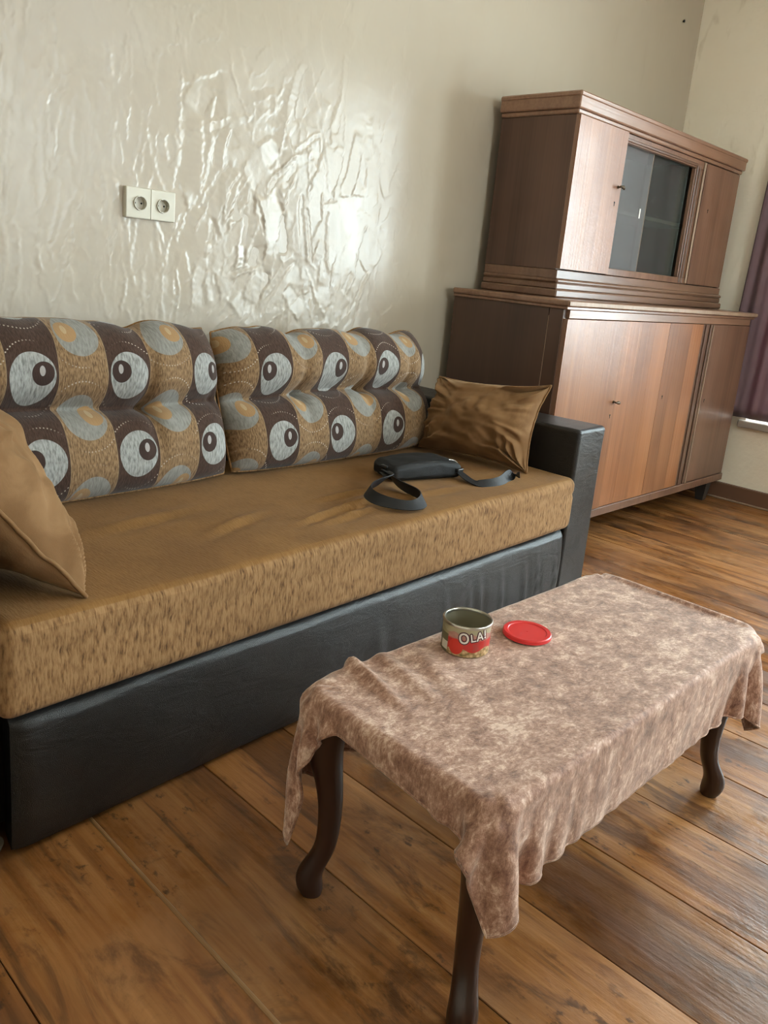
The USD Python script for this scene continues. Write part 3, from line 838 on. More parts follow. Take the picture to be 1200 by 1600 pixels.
part('base_panel', padded_panel(UL + 0.004, -0.006, 0.012, 0.268, 21), M['leather'], sofa, smooth=50)
part('base_frame', cbox(UL + 0.004, -0.004, 0.065, 0.80, 0.03, 0.255, 0.004), M['leather'], sofa)


def wave_box(x0, x1, y0, y1, z0, z1, r, seed, amp=0.004, rl=0.035):
    b = rbox(x0, x1, y0, y1, z0, z1, r, 24)
    m = manifold3d.Manifold(manifold3d.Mesh(np.asarray(b.vertices, np.float32), np.asarray(b.faces, np.uint32))).refine_to_length(rl).to_mesh()
    v = m.vert_properties[:, :3].astype(float)
    c = (np.array([x0, y0, z0]) + [x1, y1, z1]) / 2
    n = v - np.clip(v, [x0 + r, y0 + r, z0 + r], [x1 - r, y1 - r, z1 - r])
    n /= np.linalg.norm(n, axis=1, keepdims=True) + 1e-9
    v += n * (amp * 2 * (meshkit.fbm(v * np.array([5, 5, 5]) + 20, 3, seed) - 0.5))[:, None]
    return trimesh.Trimesh(v, m.tri_verts, process=False)


part('armrest', wave_box(0.0, 0.1769, 0.0, 0.83, 0.012, 0.597, 0.014, 3, 0.003), M['leather'], sofa, smooth=50)
part('armrest', wave_box(UL - 0.20, UL - 0.027, 0.0, 0.83, 0.012, 0.597, 0.014, 4, 0.003), M['leather'], sofa, smooth=50)
part('backrest', wave_box(UL + 0.003, -0.003, 0.70, 0.828, 0.262, 0.600, 0.02, 5, 0.003), M['leather'], sofa, smooth=50)
for fu in (UL - 0.12, UL - 0.02, 0.05, 0.13):
    for fv in (0.05, 0.78):
        part('foot', lathe([(0, 0), (0.022, 0), (0.026, 0.012), (0, 0.0125)], 20).apply_translation((fu, fv, 0)), M['pale_foot'], sofa)


def seat_mesh(ua, ub, va, vb, z0, z1):
    b = rbox(ua, ub, va, vb, z0, z1, 0.026, 24)
    m = manifold3d.Manifold(manifold3d.Mesh(np.asarray(b.vertices, np.float32), np.asarray(b.faces, np.uint32))).refine_to_length(0.014).to_mesh()
    v = m.vert_properties[:, :3].astype(float)
    n1 = meshkit.fbm(v * np.array([2.5, 3.0, 0.1]) + 9, 3, 5) - 0.5
    topm = np.clip((v[:, 2] - (z1 - 0.03)) / 0.03, 0, 1)
    v[:, 2] += topm * 0.012 * n1
    # creases on the top where the cover is slack
    for (cu_, cv, a, L, w, h) in ((-0.86, 0.16, 0.12, 0.10, 0.012, 0.006), (-0.93, 0.10, 0.15, 0.08, 0.010, 0.005), (-1.02, 0.13, 0.2, 0.07, 0.009, 0.004), (-0.80, 0.24, 0.0, 0.10, 0.012, 0.004), (-1.20, 0.2, 0.3, 0.09, 0.014, 0.004), (-1.35, 0.33, 0.1, 0.12, 0.02, 0.003), (-0.55, 0.12, -0.1, 0.10, 0.014, 0.003)):
        du, dv = v[:, 0] - cu_, v[:, 1] - cv
        s, c = du * math.cos(a) + dv * math.sin(a), -du * math.sin(a) + dv * math.cos(a)
        v[:, 2] += topm * 1.9 * h * np.exp(-(s / L) ** 2) * (np.exp(-(c / w) ** 2) - 0.7 * np.exp(-((c + 1.7 * w) / w) ** 2))
    # front: slightly bowed, a seam pulled in two thirds up
    fm = np.clip((va + 0.03 - v[:, 1]) / 0.03, 0, 1)
    zs = z0 + (z1 - z0) * (0.60 + 0.10 * np.clip((v[:, 0] + 0.6) / 0.6, 0, 1))
    v[:, 1] += fm * (0.004 * np.exp(-((v[:, 2] - zs) / 0.004) ** 2) + 0.006 * (meshkit.fbm(v * np.array([4, 1, 6]), 2, 8) - 0.5))
    return trimesh.Trimesh(v, m.tri_verts, process=False)


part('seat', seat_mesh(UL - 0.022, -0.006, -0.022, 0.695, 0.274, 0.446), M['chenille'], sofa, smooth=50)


def tufted_cushion(name, label, uc, width, s0, t0, par, tufts, seed, hgt=0.405):
    """Back cushion: two puffed rolls with a pulled seam between them, buttons along it, pleats up and down from each button."""
    th = 0.088
    nu, nv = 150, 92
    a = width / 2
    sl, tl = np.linspace(-1, 1, nu), np.linspace(-1, 1, nv)
    # denser towards the rim
    sl, tl = np.sign(sl) * (1 - (1 - np.abs(sl)) ** 1.35), np.sign(tl) * (1 - (1 - np.abs(tl)) ** 1.35)
    S_, T_ = np.meshgrid(sl, tl, indexing='ij')
    env = np.clip(1 - np.abs(S_) ** 7, 0, 1) ** 0.42 * np.clip(1 - np.abs(T_) ** 5, 0, 1) ** 0.45
    sm, tm = S_ * a, (T_ + 1) / 2 * hgt
    tseam = 0.200 + 0.006 * np.sin(sm * 9 + seed)
    dt = tm - tseam
    groove = 0.050 * np.exp(-np.abs(dt / 0.026) ** 1.3)
    puff = 0.032 * np.sin(np.clip(dt / (hgt - 0.200), 0, 1) * PI) ** 0.8 + 0.014 * np.sin(np.clip(-dt / 0.200, 0, 1) * PI) ** 0.8
    pl = np.zeros_like(sm)
    for c, k in tufts:
        d = sm - c
        up = np.where(dt > 0, 1.0, 0.75)
        pl += k * 0.026 * np.exp(-(d / (0.010 + 0.10 * np.abs(dt))) ** 2) * np.exp(-np.abs(dt) / 0.085) * up
        pl += k * 0.018 * np.exp(-(d / 0.028) ** 2 - (dt / 0.022) ** 2)
        pl -= k * 0.006 * np.exp(-((np.abs(d) - 0.045) / 0.03) ** 2) * np.exp(-np.abs(dt) / 0.10)
    n = meshkit.fbm(np.stack([sm * 7, tm * 5, 0 * sm + seed], -1), 3, seed) - 0.5
    # the top rim sags between the pleats
    topd = np.zeros(nu)
    for c, k in tufts:
        topd += k * 0.020 * np.exp(-((sl * a - c) / 0.045) ** 2)
    ztop = tm - (topd[:, None] + 0.012 * (meshkit.fbm(np.stack([sl * 5, 0 * sl + seed, 0 * sl], -1), 2, seed + 2) - 0.5)[:, None]) * np.clip((tm / hgt - 0.45) / 0.55, 0, 1) ** 1.5
    zf = ztop + 0.010 * (1 - np.abs(S_) ** 4) * T_
    depth = env * (th * 0.80 + puff - groove - pl + 0.016 * n)
    xs = sm * (1 - 0.02 * T_ ** 2)
    front = np.stack([xs, -depth, zf], -1)
    back = np.stack([xs, env * th * 0.62, zf], -1)
    v, f, inner = closed_pair(front, back)
    uv_f = np.stack([sm, tm], -1)
    uv = np.vstack([uv_f.reshape(-1, 2), uv_f[inner]])
    lean = math.radians(19)
    R = trimesh.transformations.rotation_matrix(-lean, (1, 0, 0))[:3, :3]
    v = v @ R.T
    v[:, 2] -= v[:, 2].min()
    c = thing(name, label, 'cushion', Sw(uc, 0.522, 0.4475), SA, group=None)
    mat = eye_print('eye_print_' + ('left' if par == 0 else 'right') + '_cushion', s0, t0, par)
    part('cover', (v, f), mat, c, smooth=True, uv=uv)
    rim = np.vstack([front[:, 0], front[1:, -1], front[::-1][1:, -1][:0], front[-1:0:-1, -1][:0]])
    ring = np.vstack([front[:, 0], front[-1, 1:], front[-2::-1, -1], front[0, -2:0:-1]]) @ R.T
    ring[:, 2] -= (front.reshape(-1, 3) @ R.T)[:, 2].min() * 0 + (np.vstack([front.reshape(-1, 3), back.reshape(-1, 3)]) @ R.T)[:, 2].min()
    step = ring[::2]
    ctr = step.mean(0)
    part('piping', sweep(step, ngon(0.0035, 6), up=R @ np.array([0, -1.0, 0]), closed=True), M['chenille'], c, smooth=True, label='tan piping round the seam')
    return c


tufted_cushion('back_cushion', 'brown and tan striped disc-print back cushion at the left end of the sofa', -1.412, 0.855, -1.280 + 1.412, 0.264, 0, ((-0.20, 0.9), (0.19, 1.0), (0.40, 0.4)), 3)
tufted_cushion('back_cushion', 'brown and tan striped disc-print back cushion behind the black bag', -0.545, 0.855, -0.5975 + 0.545, 0.252, 1, ((-0.17, 0.8), (0.095, 1.0), (0.30, 0.8)), 8, 0.390)


def throw_pillow(name, label, origin, ex, ey, seed, w, h, th, wr=1.0, slump=0.0, bk=0.28):
    """Square pillow: knife edge with piping, pinched ears, radiating wrinkles. origin = corner, ex/ey = edge directions in sofa space; the face is on the side of ey x ex."""
    ex, ey = np.array(ex, float), np.array(ey, float)
    ex /= np.linalg.norm(ex)
    ey -= ex * (ex @ ey)
    ey /= np.linalg.norm(ey)
    nz = -np.cross(ex, ey)                  # towards the room
    n = 96
    sl = np.linspace(-1, 1, n)
    sl = np.sign(sl) * (1 - (1 - np.abs(sl)) ** 1.25)
    S_, T_ = np.meshgrid(sl, sl, indexing='ij')
    ang = np.arctan2(T_, S_)
    rad = np.maximum(np.abs(S_), np.abs(T_))
    pinch = 0.11
    X = S_ * (1 - pinch * (1 - T_ ** 2) * np.abs(S_) ** 2)
    Y = T_ * (1 - pinch * (1 - S_ ** 2) * np.abs(T_) ** 2)
    env = (np.clip(1 - S_ ** 2, 0, 1) ** 0.5) * (np.clip(1 - T_ ** 2, 0, 1) ** 0.5)
    wk = np.zeros_like(S_)
    rng = np.random.default_rng(seed)
    for _ in range(int(26 * wr)):
        a = rng.uniform(-PI, PI)
        da = np.angle(np.exp(1j * (ang - a)))
        wk += rng.uniform(-1, 1) * np.exp(-(da / rng.uniform(0.035, 0.085)) ** 2) * np.clip((rad - 0.42) / 0.3, 0, 1) * np.clip((1 - rad) / 0.10, 0, 1)
    for ca, cb in ((-1, -1), (-1, 1), (1, -1), (1, 1)):              # folds that run in from the corners
        dx, dy = (ca - S_) * ca, (cb - T_) * cb
        rc_, ac = np.hypot(dx, dy), np.arctan2(dy, dx)
        for _ in range(4):
            a, wd, ln = rng.uniform(0.15, PI / 2 - 0.15), rng.uniform(0.07, 0.13), rng.uniform(0.35, 0.8)
            da = (ac - a) + 0.25 * np.sin(rc_ * 4 + a * 9)
            f_ = np.exp(-(da / wd) ** 2) - 0.8 * np.exp(-((da - 1.7 * wd) / wd) ** 2)
            wk += 0.9 * f_ * np.clip(rc_ / 0.12, 0, 1) * np.exp(-((rc_ - 0.25) / ln) ** 2)
    n1 = meshkit.fbm(np.stack([S_ * 2.2 + seed, T_ * 2.2, 0 * S_], -1), 3, seed) - 0.5
    d1 = env * th * (1 + 0.5 * n1) + 0.011 * wk * wr
    d2 = env * th * bk * (1 - 0.3 * n1)
    P0 = np.stack([X * w / 2 + w / 2, Y * h / 2 + h / 2, 0 * X], -1)
    conv = lambda q: (np.array(origin) + q[..., :1] * ex + q[..., 1:2] * ey + q[..., 2:] * nz)
    front, back = P0.copy(), P0.copy()
    wav = 0.010 * (meshkit.fbm(np.stack([S_ * 4, T_ * 4, 0 * S_ + seed], -1), 2, seed + 5) - 0.5)
    front[..., 2] = np.maximum(d1, 0.0) + wav
    back[..., 2] = -d2 + wav
    front, back = conv(front), conv(back)
    for q in (front, back):
        q[..., 2] -= slump * (S_ + 1) / 2 * (T_ + 1) / 2
    base = np.array([front.reshape(-1, 3)[:, 0].mean(), front.reshape(-1, 3)[:, 1].mean(), 0])
    zmin = min(front[..., 2].min(), back[..., 2].min())
    base[2] = zmin
    v, f, _ = closed_pair(front - base, back - base)
    m = trimesh.Trimesh(v, f, process=False)
    if m.volume < 0:
        m.invert()
    t = thing(name, label, 'pillow', Sw(*base), SA)
    part('cover', m, M['velour'], t, smooth=True)
    fb = front - base
    ring = np.vstack([fb[:, 0], fb[-1, 1:], fb[-2::-1, -1], fb[0, -2:0:-1]])
    part('piping', sweep(ring, ngon(0.0040, 8), up=nz, closed=True), M['velour'], t, smooth=True)
    return t


throw_pillow('throw_pillow', 'small tan velour pillow leaning on the right armrest', (-0.125, 0.100, 0.450), (-0.05, 0.43, 0.0), (0.10, 0.02, 0.29), 4, 0.42, 0.290, 0.125, 1.3, 0.035)
throw_pillow('throw_pillow', 'plump tan velour pillow in the lower left, leaning on the left armrest', (-1.655, 0.455, 0.450), (0.0, -0.44, 0.0), (-0.27, 0.0, 0.33), 9, 0.44, 0.44, 0.132, 0.9, 0.0, 0.62)

# ------------------------------------------------------------------ bag on the seat
bag = thing('crossbody_bag', 'small black nylon crossbody bag lying on the tan seat with its strap looped in front', 'bag', Sw(-0.475, 0.265, 0.448), SA)


def pouch():
    b = rbox(-0.125, 0.125, -0.062, 0.062, 0.0, 0.058, 0.020, 20)
    m = manifold3d.Manifold(manifold3d.Mesh(np.asarray(b.vertices, np.float32), np.asarray(b.faces, np.uint32))).refine_to_length(0.010).to_mesh()
    v = m.vert_properties[:, :3].astype(float)
    v[:, 2] *= 1.0 - 0.22 * np.abs(v[:, 0] / 0.115) ** 2
    up = v[:, 2] > 0.012
    v[up] += (meshkit.fbm(v[up] * 28, 3, 3) - 0.5)[:, None] * np.array([0.002, 0.006, 0.012])
    v[:, 2] = np.maximum(v[:, 2], 0)
    t = trimesh.Trimesh(v, m.tri_verts, process=False)
    t.apply_transform(trimesh.transformations.rotation_matrix(-0.30, (0, 0, 1)))
    return t


bt = part('pouch', pouch(), M['nylon'], bag, smooth=45)
part('zip', sweep(smoothpath([(-0.10, -0.020, 0.040), (-0.03, -0.045, 0.052), (0.04, -0.065, 0.050), (0.10, -0.080, 0.036)], 30), ngon(0.0022, 6)), M['blackplastic'], bt, smooth=True)


def strap(pts, w=0.030, th=0.0022, ups=None, n=70):
    path = smoothpath(pts, n)
    up = (0, 0, 1) if ups is None else smoothpath(ups, n)
    return sweep(path, np.array([(-w / 2, -th / 2), (w / 2, -th / 2), (w / 2, th / 2), (-w / 2, th / 2)]), up=up)


# left loop: the webbing stands on edge
L1 = [(-0.10, 0.03, 0.020), (-0.155, -0.02, 0.028), (-0.18, -0.09, 0.018), (-0.215, -0.20, 0.016), (-0.30, -0.235, 0.017), (-0.345, -0.17, 0.020), (-0.29, -0.075, 0.022), (-0.21, -0.055, 0.028), (-0.15, 0.0, 0.03)]
U1 = [(0.2, 0.3, 1), (0.5, 0.2, 0.9), (1, -0.1, 0.5), (0.8, -0.6, 0.3), (0.1, -0.6, 0.75), (-0.8, 0.1, 0.6), (-0.3, 0.8, 0.5), (-0.2, 0.6, 0.8), (0, 0.2, 1)]
part('strap', strap(L1, 0.032, 0.0024, U1, 110), M['webbing'], bag, smooth=30)
# right tail
L2 = [(0.095, -0.055, 0.030), (0.085, -0.115, 0.012), (0.075, -0.165, 0.007), (0.115, -0.195, 0.006), (0.175, -0.195, 0.010), (0.225, -0.185, 0.016), (0.245, -0.205, 0.018)]
U2 = [(0.2, -0.3, 1), (0.2, -0.4, 1), (0.1, -0.2, 1), (0, -0.3, 1), (0, -0.5, 0.9), (0.2, -0.8, 0.6), (0.8, -0.6, 0.5)]
st = part('strap', strap(L2, 0.034, 0.0024, U2, 70), M['webbing'], bag, smooth=30)
ringp = [(0.082 + 0.024 * math.cos(a) * 1.0 + 0.0, -0.062 + 0.014 * math.sin(a), 0.043 + 0.006 * math.sin(a)) for a in np.linspace(0, 2 * PI, 25)[:-1]]
part('buckle', sweep(ringp, ngon(0.0022, 8), up=(0, 0, 1), closed=True), M['chrome'], bag, smooth=True, label='shiny metal strap ring')
for bx in (rbox(0.072, 0.100, -0.098, -0.076, 0.022, 0.032, 0.003), rbox(-0.128, -0.108, 0.010, 0.040, 0.030, 0.040, 0.003)):
    part('strap_clip', bx, M['blackplastic'], bag, smooth=40)

# ================================================================== COFFEE TABLE
TX, TY, TA, TL, TW, TZ = -1.1694, -1.6568, -0.0114, 0.912, 0.396, 0.385


def Tw(u, v, z):
    return (TX + math.cos(TA) * u - math.sin(TA) * v, TY + math.sin(TA) * u + math.cos(TA) * v, z)


tb = thing('coffee_table', 'low dark wooden coffee table with curved legs under a velvet cloth', 'table', Tw(0, 0, 0), TA)


def rounded_rect(x0, x1, y0, y1, r, n=8):
    pts = []
    for cx, cy, a0 in ((x1 - r, y1 - r, 0), (x0 + r, y1 - r, PI / 2), (x0 + r, y0 + r, PI), (x1 - r, y0 + r, 1.5 * PI)):
        pts += [(cx + r * math.cos(a0 + t), cy + r * math.sin(a0 + t)) for t in np.linspace(0, PI / 2, n)]
    return np.array(pts)


import shapely.geometry as sg
RC = 0.045
topm = [trimesh.creation.extrude_polygon(sg.Polygon(rounded_rect(e, TL - e, e, TW - e, RC)), h, engine='earcut').apply_translation((0, 0, z)) for e, h, z in ((0.004, 0.006, TZ - 0.024), (0.0, 0.012, TZ - 0.018), (0.004, 0.006, TZ - 0.006))]
part('tabletop', cat_(topm), M['tablewood'], tb)
ap = cat_([cbox(0.05, TL - 0.05, 0.045, 0.063, TZ - 0.085, TZ - 0.0245), cbox(0.05, TL - 0.05, TW - 0.063, TW - 0.045, TZ - 0.085, TZ - 0.0245), cbox(0.045, 0.063, 0.05, TW - 0.05, TZ - 0.085, TZ - 0.0245), cbox(TL - 0.063, TL - 0.045, 0.05, TW - 0.05, TZ - 0.085, TZ - 0.0245)])
part('apron', ap, M['tablewood'], tb)


def cabriole(cx, cy, sx, sy):
    """Cabriole leg: square knee bulging outwards, slim shank, foot turned out. (sx, sy) points out of the table."""
    d = np.array([sx, sy], float) / math.sqrt(2)
    h = TZ - 0.0245
    ctrl = [(0.000, 0.012, 0.0170), (0.008, 0.014, 0.0205), (0.030, 0.018, 0.0225), (0.052, 0.013, 0.0205), (0.080, 0.000, 0.0185), (0.130, -0.008, 0.0190), (0.190, -0.006, 0.0215), (0.240, 0.002, 0.0255), (0.285, 0.009, 0.0310), (0.320, 0.008, 0.0340), (h, 0.003, 0.0340)]
    c = smoothpath([(r, o, z) for z, o, r in ctrl], 40)          # (radius, offset, z)
    secs, n = [], 20
    for r, o, z in c:
        p = 2.3 + 1.3 * np.clip((z - 0.24) / 0.1, 0, 1)
        s = ngon(1.0, n, p=p) @ np.array([[math.cos(PI / 4), math.sin(PI / 4)], [-math.sin(PI / 4), math.cos(PI / 4)]])
        secs.append(np.c_[cx + d[0] * o + s[:, 0] * r, cy + d[1] * o + s[:, 1] * r, np.full(n, z)])
    secs[0][:, 2] = 0.0
    v = np.vstack(secs)
    m = len(secs)
    f = []
    for i in range(m - 1):
        for j in range(n):
            k = (j + 1) % n
            f += [(i * n + j, i * n + k, (i + 1) * n + k), (i * n + j, (i + 1) * n + k, (i + 1) * n + j)]
    v = np.vstack([v, secs[0].mean(0), secs[-1].mean(0)])
    for j in range(n):
        k = (j + 1) % n
        f += [(m * n, k, j), (m * n + 1, (m - 1) * n + j, (m - 1) * n + k)]
    t = trimesh.Trimesh(v, f, process=False)
    if t.volume < 0:
        t.invert()
    return t


for lx, ly, sx, sy in ((0.040, 0.040, -1, -1), (0.040, TW - 0.040, -1, 1), (TL - 0.040, 0.040, 1, -1), (TL - 0.040, TW - 0.040, 1, 1)):
    part('leg', cabriole(lx, ly, sx, sy), M['tablewood'], tb, smooth=50)


# ------------------------------------------------------------------ velvet cloth, settled over the table with a small cloth solver
def drape():
    d = 0.0125
    FO, BO, RO = 0.132, 0.150, 0.09                          # overhang in front, at the back, at the right end
    nb = int((TW + FO + BO) / d) + 1
    na = int((TL + RO + 0.10) / d) + 1
    b = np.linspace(-FO, TW + BO, nb)
    left = -np.interp(b, [-FO, 0.0, 0.12, 0.30, TW - 0.02, TW + BO], [0.050, 0.055, 0.048, 0.030, 0.080, 0.16])
    X = np.zeros((na, nb, 3))
    tt = np.linspace(0, 1, na)
    X[..., 0] = left[None] * (1 - tt[:, None]) + (TL + RO) * tt[:, None]
    X[..., 1] = b[None]
    rest = X.copy()
    rng = np.random.default_rng(5)
    X[..., 2] = TZ + 0.006 + 0.003 * rng.random((na, nb)) * 0
    X[..., 2] += 0.004 * (meshkit.fbm(np.stack([rest[..., 0] * 9, rest[..., 1] * 9, 0 * tt[:, None] + 0 * b], -1), 3, 9) - 0.5) + 0.002
    V = np.zeros_like(X)
    cons = []

    def add(di, dj, k):
        for pi in range(2):
            i0, j0 = (slice(0, na - di), slice(max(0, -dj), nb - max(0, dj)))
            A = np.argwhere(np.ones((na - di, nb - abs(dj)), bool))
            A[:, 1] += max(0, -dj)
            key = (A[:, 0] // max(1, di) if di else A[:, 1] // abs(dj)) % 2
            A = A[key == pi]
            ia, ib = A[:, 0] * nb + A[:, 1], (A[:, 0] + di) * nb + A[:, 1] + dj
            L = np.linalg.norm(rest.reshape(-1, 3)[ia] - rest.reshape(-1, 3)[ib], axis=1)
            cons.append((ia, ib, L, k))

    add(1, 0, 1.0), add(0, 1, 1.0), add(1, 1, 0.5), add(1, -1, 0.5), add(2, 0, 0.16), add(0, 2, 0.16)
    x, vel = X.reshape(-1, 3), V.reshape(-1, 3)
    on = (rest[..., 0] > 0.03) & (rest[..., 0] < TL - 0.03) & (rest[..., 1] > 0.03) & (rest[..., 1] < TW - 0.03)
    on = on.reshape(-1)
    dt, R = 0.012, 0.010
    for step in range(170):
        old = x.copy()
        vel *= 0.975
        vel[:, 2] -= 9.8 * dt
        x = x + vel * dt
        for it in range(9):
            for ia, ib, L, k in cons:
                dd = x[ib] - x[ia]
                n = np.linalg.norm(dd, axis=1)
                corr = (0.5 * k * (n - L) / np.maximum(n, 1e-9))[:, None] * dd
                x[ia] += corr
                x[ib] -= corr
            # collide with the rounded slab (signed distance)
            q = x - np.array([TL / 2, TW / 2, TZ - 0.035])
            hx = np.array([TL / 2 + 0.003, TW / 2 + 0.003, 0.038])
            rc = RC
            e2 = np.abs(q[:, :2]) - (hx[:2] - rc)
            o2 = np.maximum(e2, 0)
            d2 = np.linalg.norm(o2, axis=1) + np.minimum(e2.max(1), 0) - rc
            g2 = np.sign(q[:, :2]) * np.where((o2 > 0).any(1)[:, None], o2 / (np.linalg.norm(o2, axis=1, keepdims=True) + 1e-9), (e2 == e2.max(1, keepdims=True)))
            dz = np.abs(q[:, 2]) - hx[2]
            e = np.c_[d2 + R, dz + R]
            oo = np.maximum(e, 0)
            sd = np.linalg.norm(oo, axis=1) + np.minimum(e.max(1), 0) - R
            gg = np.where((oo > 0).any(1)[:, None], oo / (np.linalg.norm(oo, axis=1, keepdims=True) + 1e-9), (e == e.max(1, keepdims=True)))
            g3 = np.c_[g2 * gg[:, :1], np.sign(q[:, 2:]) * gg[:, 1:]]
            pen = sd < 0
            x[pen] -= sd[pen, None] * g3[pen]
            # legs keep the hanging corners out
            for lx, ly in ((0.03, 0.03), (0.03, TW - 0.03), (TL - 0.03, 0.03), (TL - 0.03, TW - 0.03)):
                dl = x[:, :2] - np.array([lx, ly])
                rl = np.linalg.norm(dl, axis=1)
                inn = (rl < 0.038) & (x[:, 2] < TZ - 0.02)
                x[inn, :2] += dl[inn] / np.maximum(rl[inn, None], 1e-6) * (0.038 - rl[inn, None])
        x[on, :2] = old[on, :2]
        touching = pen & ~on
        x[touching] = 0.65 * x[touching] + 0.35 * old[touching]
        vel = (x - old) / dt
    X = x.reshape(na, nb, 3)
    k = 3
    Y = np.stack([ndimage.zoom(X[..., c], (k, k), order=3, mode='nearest', grid_mode=False) for c in range(3)], -1)
    U0 = np.stack([ndimage.zoom(rest[..., c], (k, k), order=1, mode='nearest') for c in range(2)], -1)
    # soft wrinkles and the two ridges of slack at the back left
    nrm = np.cross(np.gradient(Y, axis=0), np.gradient(Y, axis=1))
    nrm /= np.linalg.norm(nrm, axis=-1, keepdims=True) + 1e-9
    ridge = np.zeros(Y.shape[:2])
    for (x0, y0), (x1, y1), w, h in (((0.115, 0.415), (0.080, 0.235), 0.012, 0.017), ((0.165, 0.36), (0.135, 0.20), 0.016, 0.008), ((0.225, 0.33), (0.16, 0.16), 0.020, 0.006), ((0.43, 0.40), (0.46, 0.22), 0.012, 0.004)):
        ax = np.array([x1 - x0, y1 - y0])
        L = np.linalg.norm(ax)
        ax /= L
        dx, dy = U0[..., 0] - x0, U0[..., 1] - y0
        s, c = dx * ax[0] + dy * ax[1], -dx * ax[1] + dy * ax[0]
        ridge += h * np.exp(-(c / w) ** 2) / (1 + np.exp(-(s + 0.03) / 0.012)) / (1 + np.exp((s - L * 0.85) / 0.025)) * np.where(s > 0, 1 - 0.6 * s / L, 1)
    far = 0.006 * np.exp(-((U0[..., 0] - (TL - 0.012)) / 0.008) ** 2) * ((U0[..., 1] > 0.0) & (U0[..., 1] < TW - 0.03))
    sm = 0.0035 * (meshkit.fbm(np.stack([U0[..., 0] * 14, U0[..., 1] * 9, 0 * U0[..., 0]], -1), 3, 12) - 0.42)
    hang = np.clip((TZ - 0.01 - Y[..., 2]) / 0.04, 0, 1)
    sm = sm + hang * 0.006 * (meshkit.fbm(np.stack([U0[..., 0] * 26, U0[..., 1] * 2.5, 0 * U0[..., 0]], -1), 2, 31) - 0.45)
    Y = Y + nrm * (np.maximum(sm, 0) * np.where(hang > 0, 1, 1) + ridge + far)[..., None]
    return Y, nrm


cloth_grid, cloth_n = drape()
va, fa, _ = closed_pair(cloth_grid + cloth_n * 0.0020, cloth_grid - cloth_n * 0.0004 * 0)
tc = thing('tablecloth', 'taupe crushed velvet cloth draped unevenly over the coffee table', 'tablecloth', Tw(0, 0, 0), TA)
rim2 = np.vstack([cloth_grid[:, 0], cloth_grid[-1, 1:], cloth_grid[-2::-1, -1], cloth_grid[0, -2:0:-1]])
part('cloth', (va, fa), M['velvet'], tc, smooth=True)
part('hem', sweep(rim2[::2], ngon(0.0030, 6), up=(0.3, 0.2, 1), closed=True), M['velvet'], tc, smooth=True)


def cloth_z(u, v):
    g = cloth_grid.reshape(-1, 3)
    near = np.argsort((g[:, 0] - u) ** 2 + (g[:, 1] - v) ** 2)[:60]
    near = near[g[near, 2] > TZ - 0.02]
    return float(g[near, 2].max()) + 0.002


# ------------------------------------------------------------------ can and lid
cu_, cv_ = 0.322, 0.322
zc = cloth_z(cu_, cv_)
AIM = math.atan2(-2.1348 - Tw(cu_, cv_, 0)[1], -1.95 - Tw(cu_, cv_, 0)[0])      # the label's front
can = thing('food_can', 'open squat tin can with a red and olive printed label, standing on the velvet cloth', 'can', Tw(cu_, cv_, zc + 0.0004), AIM + 0.05)
RCAN, HC = 0.0438, 0.0585
part('body', lathe([(0, 0.0015), (RCAN - 0.002, 0.0), (RCAN, 0.002), (RCAN, HC - 0.003), (RCAN - 0.0006, HC - 0.003), (RCAN - 0.0006, 0.003), (0, 0.003)], 72), M['label'], can, smooth=40)
part('rim', lathe([(RCAN - 0.0015, HC - 0.004), (RCAN + 0.0014, HC - 0.004), (RCAN + 0.0018, HC - 0.001), (RCAN + 0.0006, HC + 0.0008), (RCAN - 0.0022, HC + 0.0006), (RCAN - 0.0034, HC - 0.002), (RCAN - 0.003, HC - 0.005), (RCAN - 0.0015, HC - 0.004)], 72), M['tin'], can, smooth=60, label='bare metal rolled rim')
part('inner_wall', lathe([(0, 0.0032), (RCAN - 0.0010, 0.0032), (RCAN - 0.0010, HC - 0.004), (RCAN - 0.0016, HC - 0.004), (RCAN - 0.0016, 0.0040), (0, 0.0040)], 72), M['tin_inside'], can, smooth=40, label='olive lacquered inside')


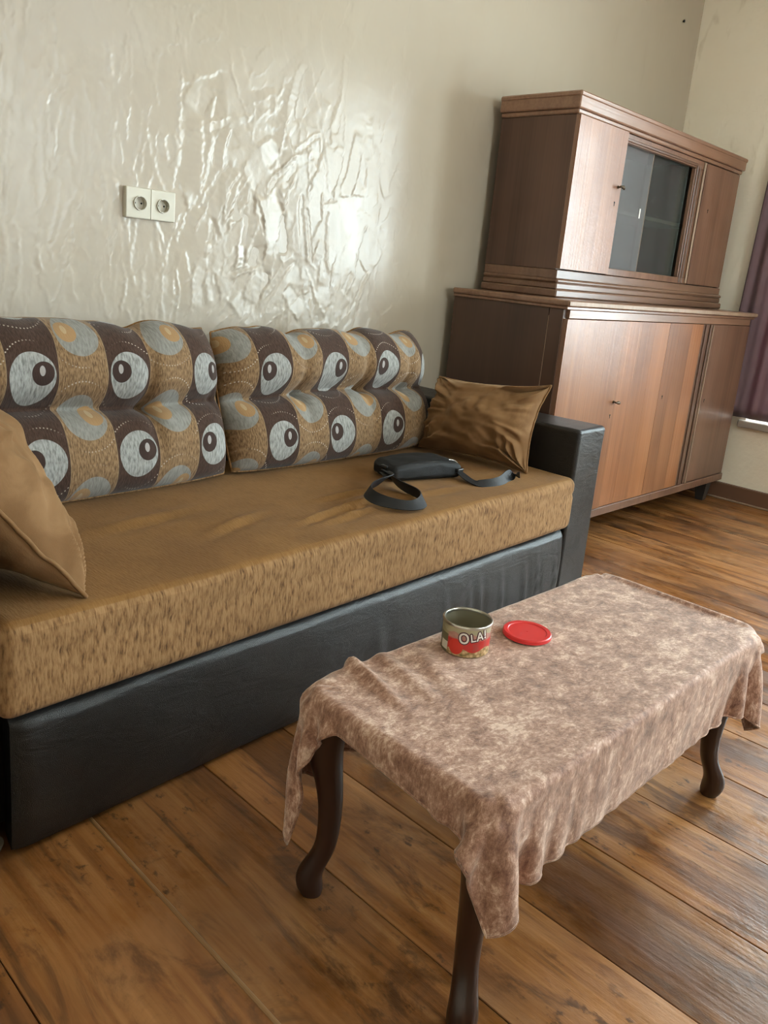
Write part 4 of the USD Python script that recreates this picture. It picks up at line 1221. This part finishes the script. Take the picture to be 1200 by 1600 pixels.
def wrapped(text, hgt, r, z, th0, tilt, grow=0.0, bold=False, depth=0.0004):
    t = meshkit.text_mesh(text, hgt, 0.001, bold)
    t = t.subdivide_to_size(0.0022)
    v = t.vertices.copy()
    x, y = v[:, 0] - v[:, 0].max() / 2, v[:, 1]
    front = v[:, 2] > 0.0005
    x2, y2 = x * math.cos(tilt) - y * math.sin(tilt), x * math.sin(tilt) + y * math.cos(tilt)
    rr = r + np.where(front, depth, -0.0004)
    a = th0 + x2 / r
    return trimesh.Trimesh(np.c_[rr * np.cos(a), rr * np.sin(a), z + y2], t.faces, process=False)


def wrapped_lettering(parent):
    """OLA! with a big round O: white letters on a maroon outline."""
    x, tilt = -0.0250, 0.19
    spec = [('O', 0.0185, 0.0215), ('L', 0.0140, 0.0110), ('A', 0.0150, 0.0145), ('!', 0.0160, 0.006)]
    dark, white = [], []
    for ch, h, adv in spec:
        cx = x + adv / 2
        th0 = 0.24 + cx / RCAN
        zz = 0.0275 + tilt * (cx + 0.0255) - (0.0015 if ch == 'O' else 0)
        white.append(wrapped(ch, h, RCAN, zz, th0, tilt, depth=0.0007, bold=True))
        for da in np.linspace(0, 2 * PI, 9)[:-1]:
            dark.append(wrapped(ch, h, RCAN, zz + 0.0019 * math.sin(da), th0 + 0.0019 * math.cos(da) / RCAN, tilt, depth=0.0003, bold=True))
        x += adv
    part('lettering', cat_(white), M['ink_white'], parent, label='white letters OLA!')
    part('lettering_outline', cat_(dark), M['ink_dark'], parent, label='maroon outline of the letters')


wrapped_lettering(can)
lu, lv = 0.462, 0.283
lid = thing('can_lid', 'round red plastic lid lying beside the open can on the velvet cloth', 'lid', Tw(lu, lv, cloth_z(lu, lv) + 0.0006), TA)
part('disc', lathe([(0, 0.0062), (0.036, 0.0062), (0.0375, 0.0075), (0.0445, 0.0078), (0.0462, 0.006), (0.0465, 0.0), (0.0448, 0.0), (0.0442, 0.0052), (0.0, 0.0052)], 72), M['red_plastic'], lid, smooth=35)
part('centre_nub', lathe([(0, 0.0071), (0.0016, 0.0068), (0.002, 0.0061), (0, 0.0061)], 16), M['red_plastic'], lid, smooth=60)
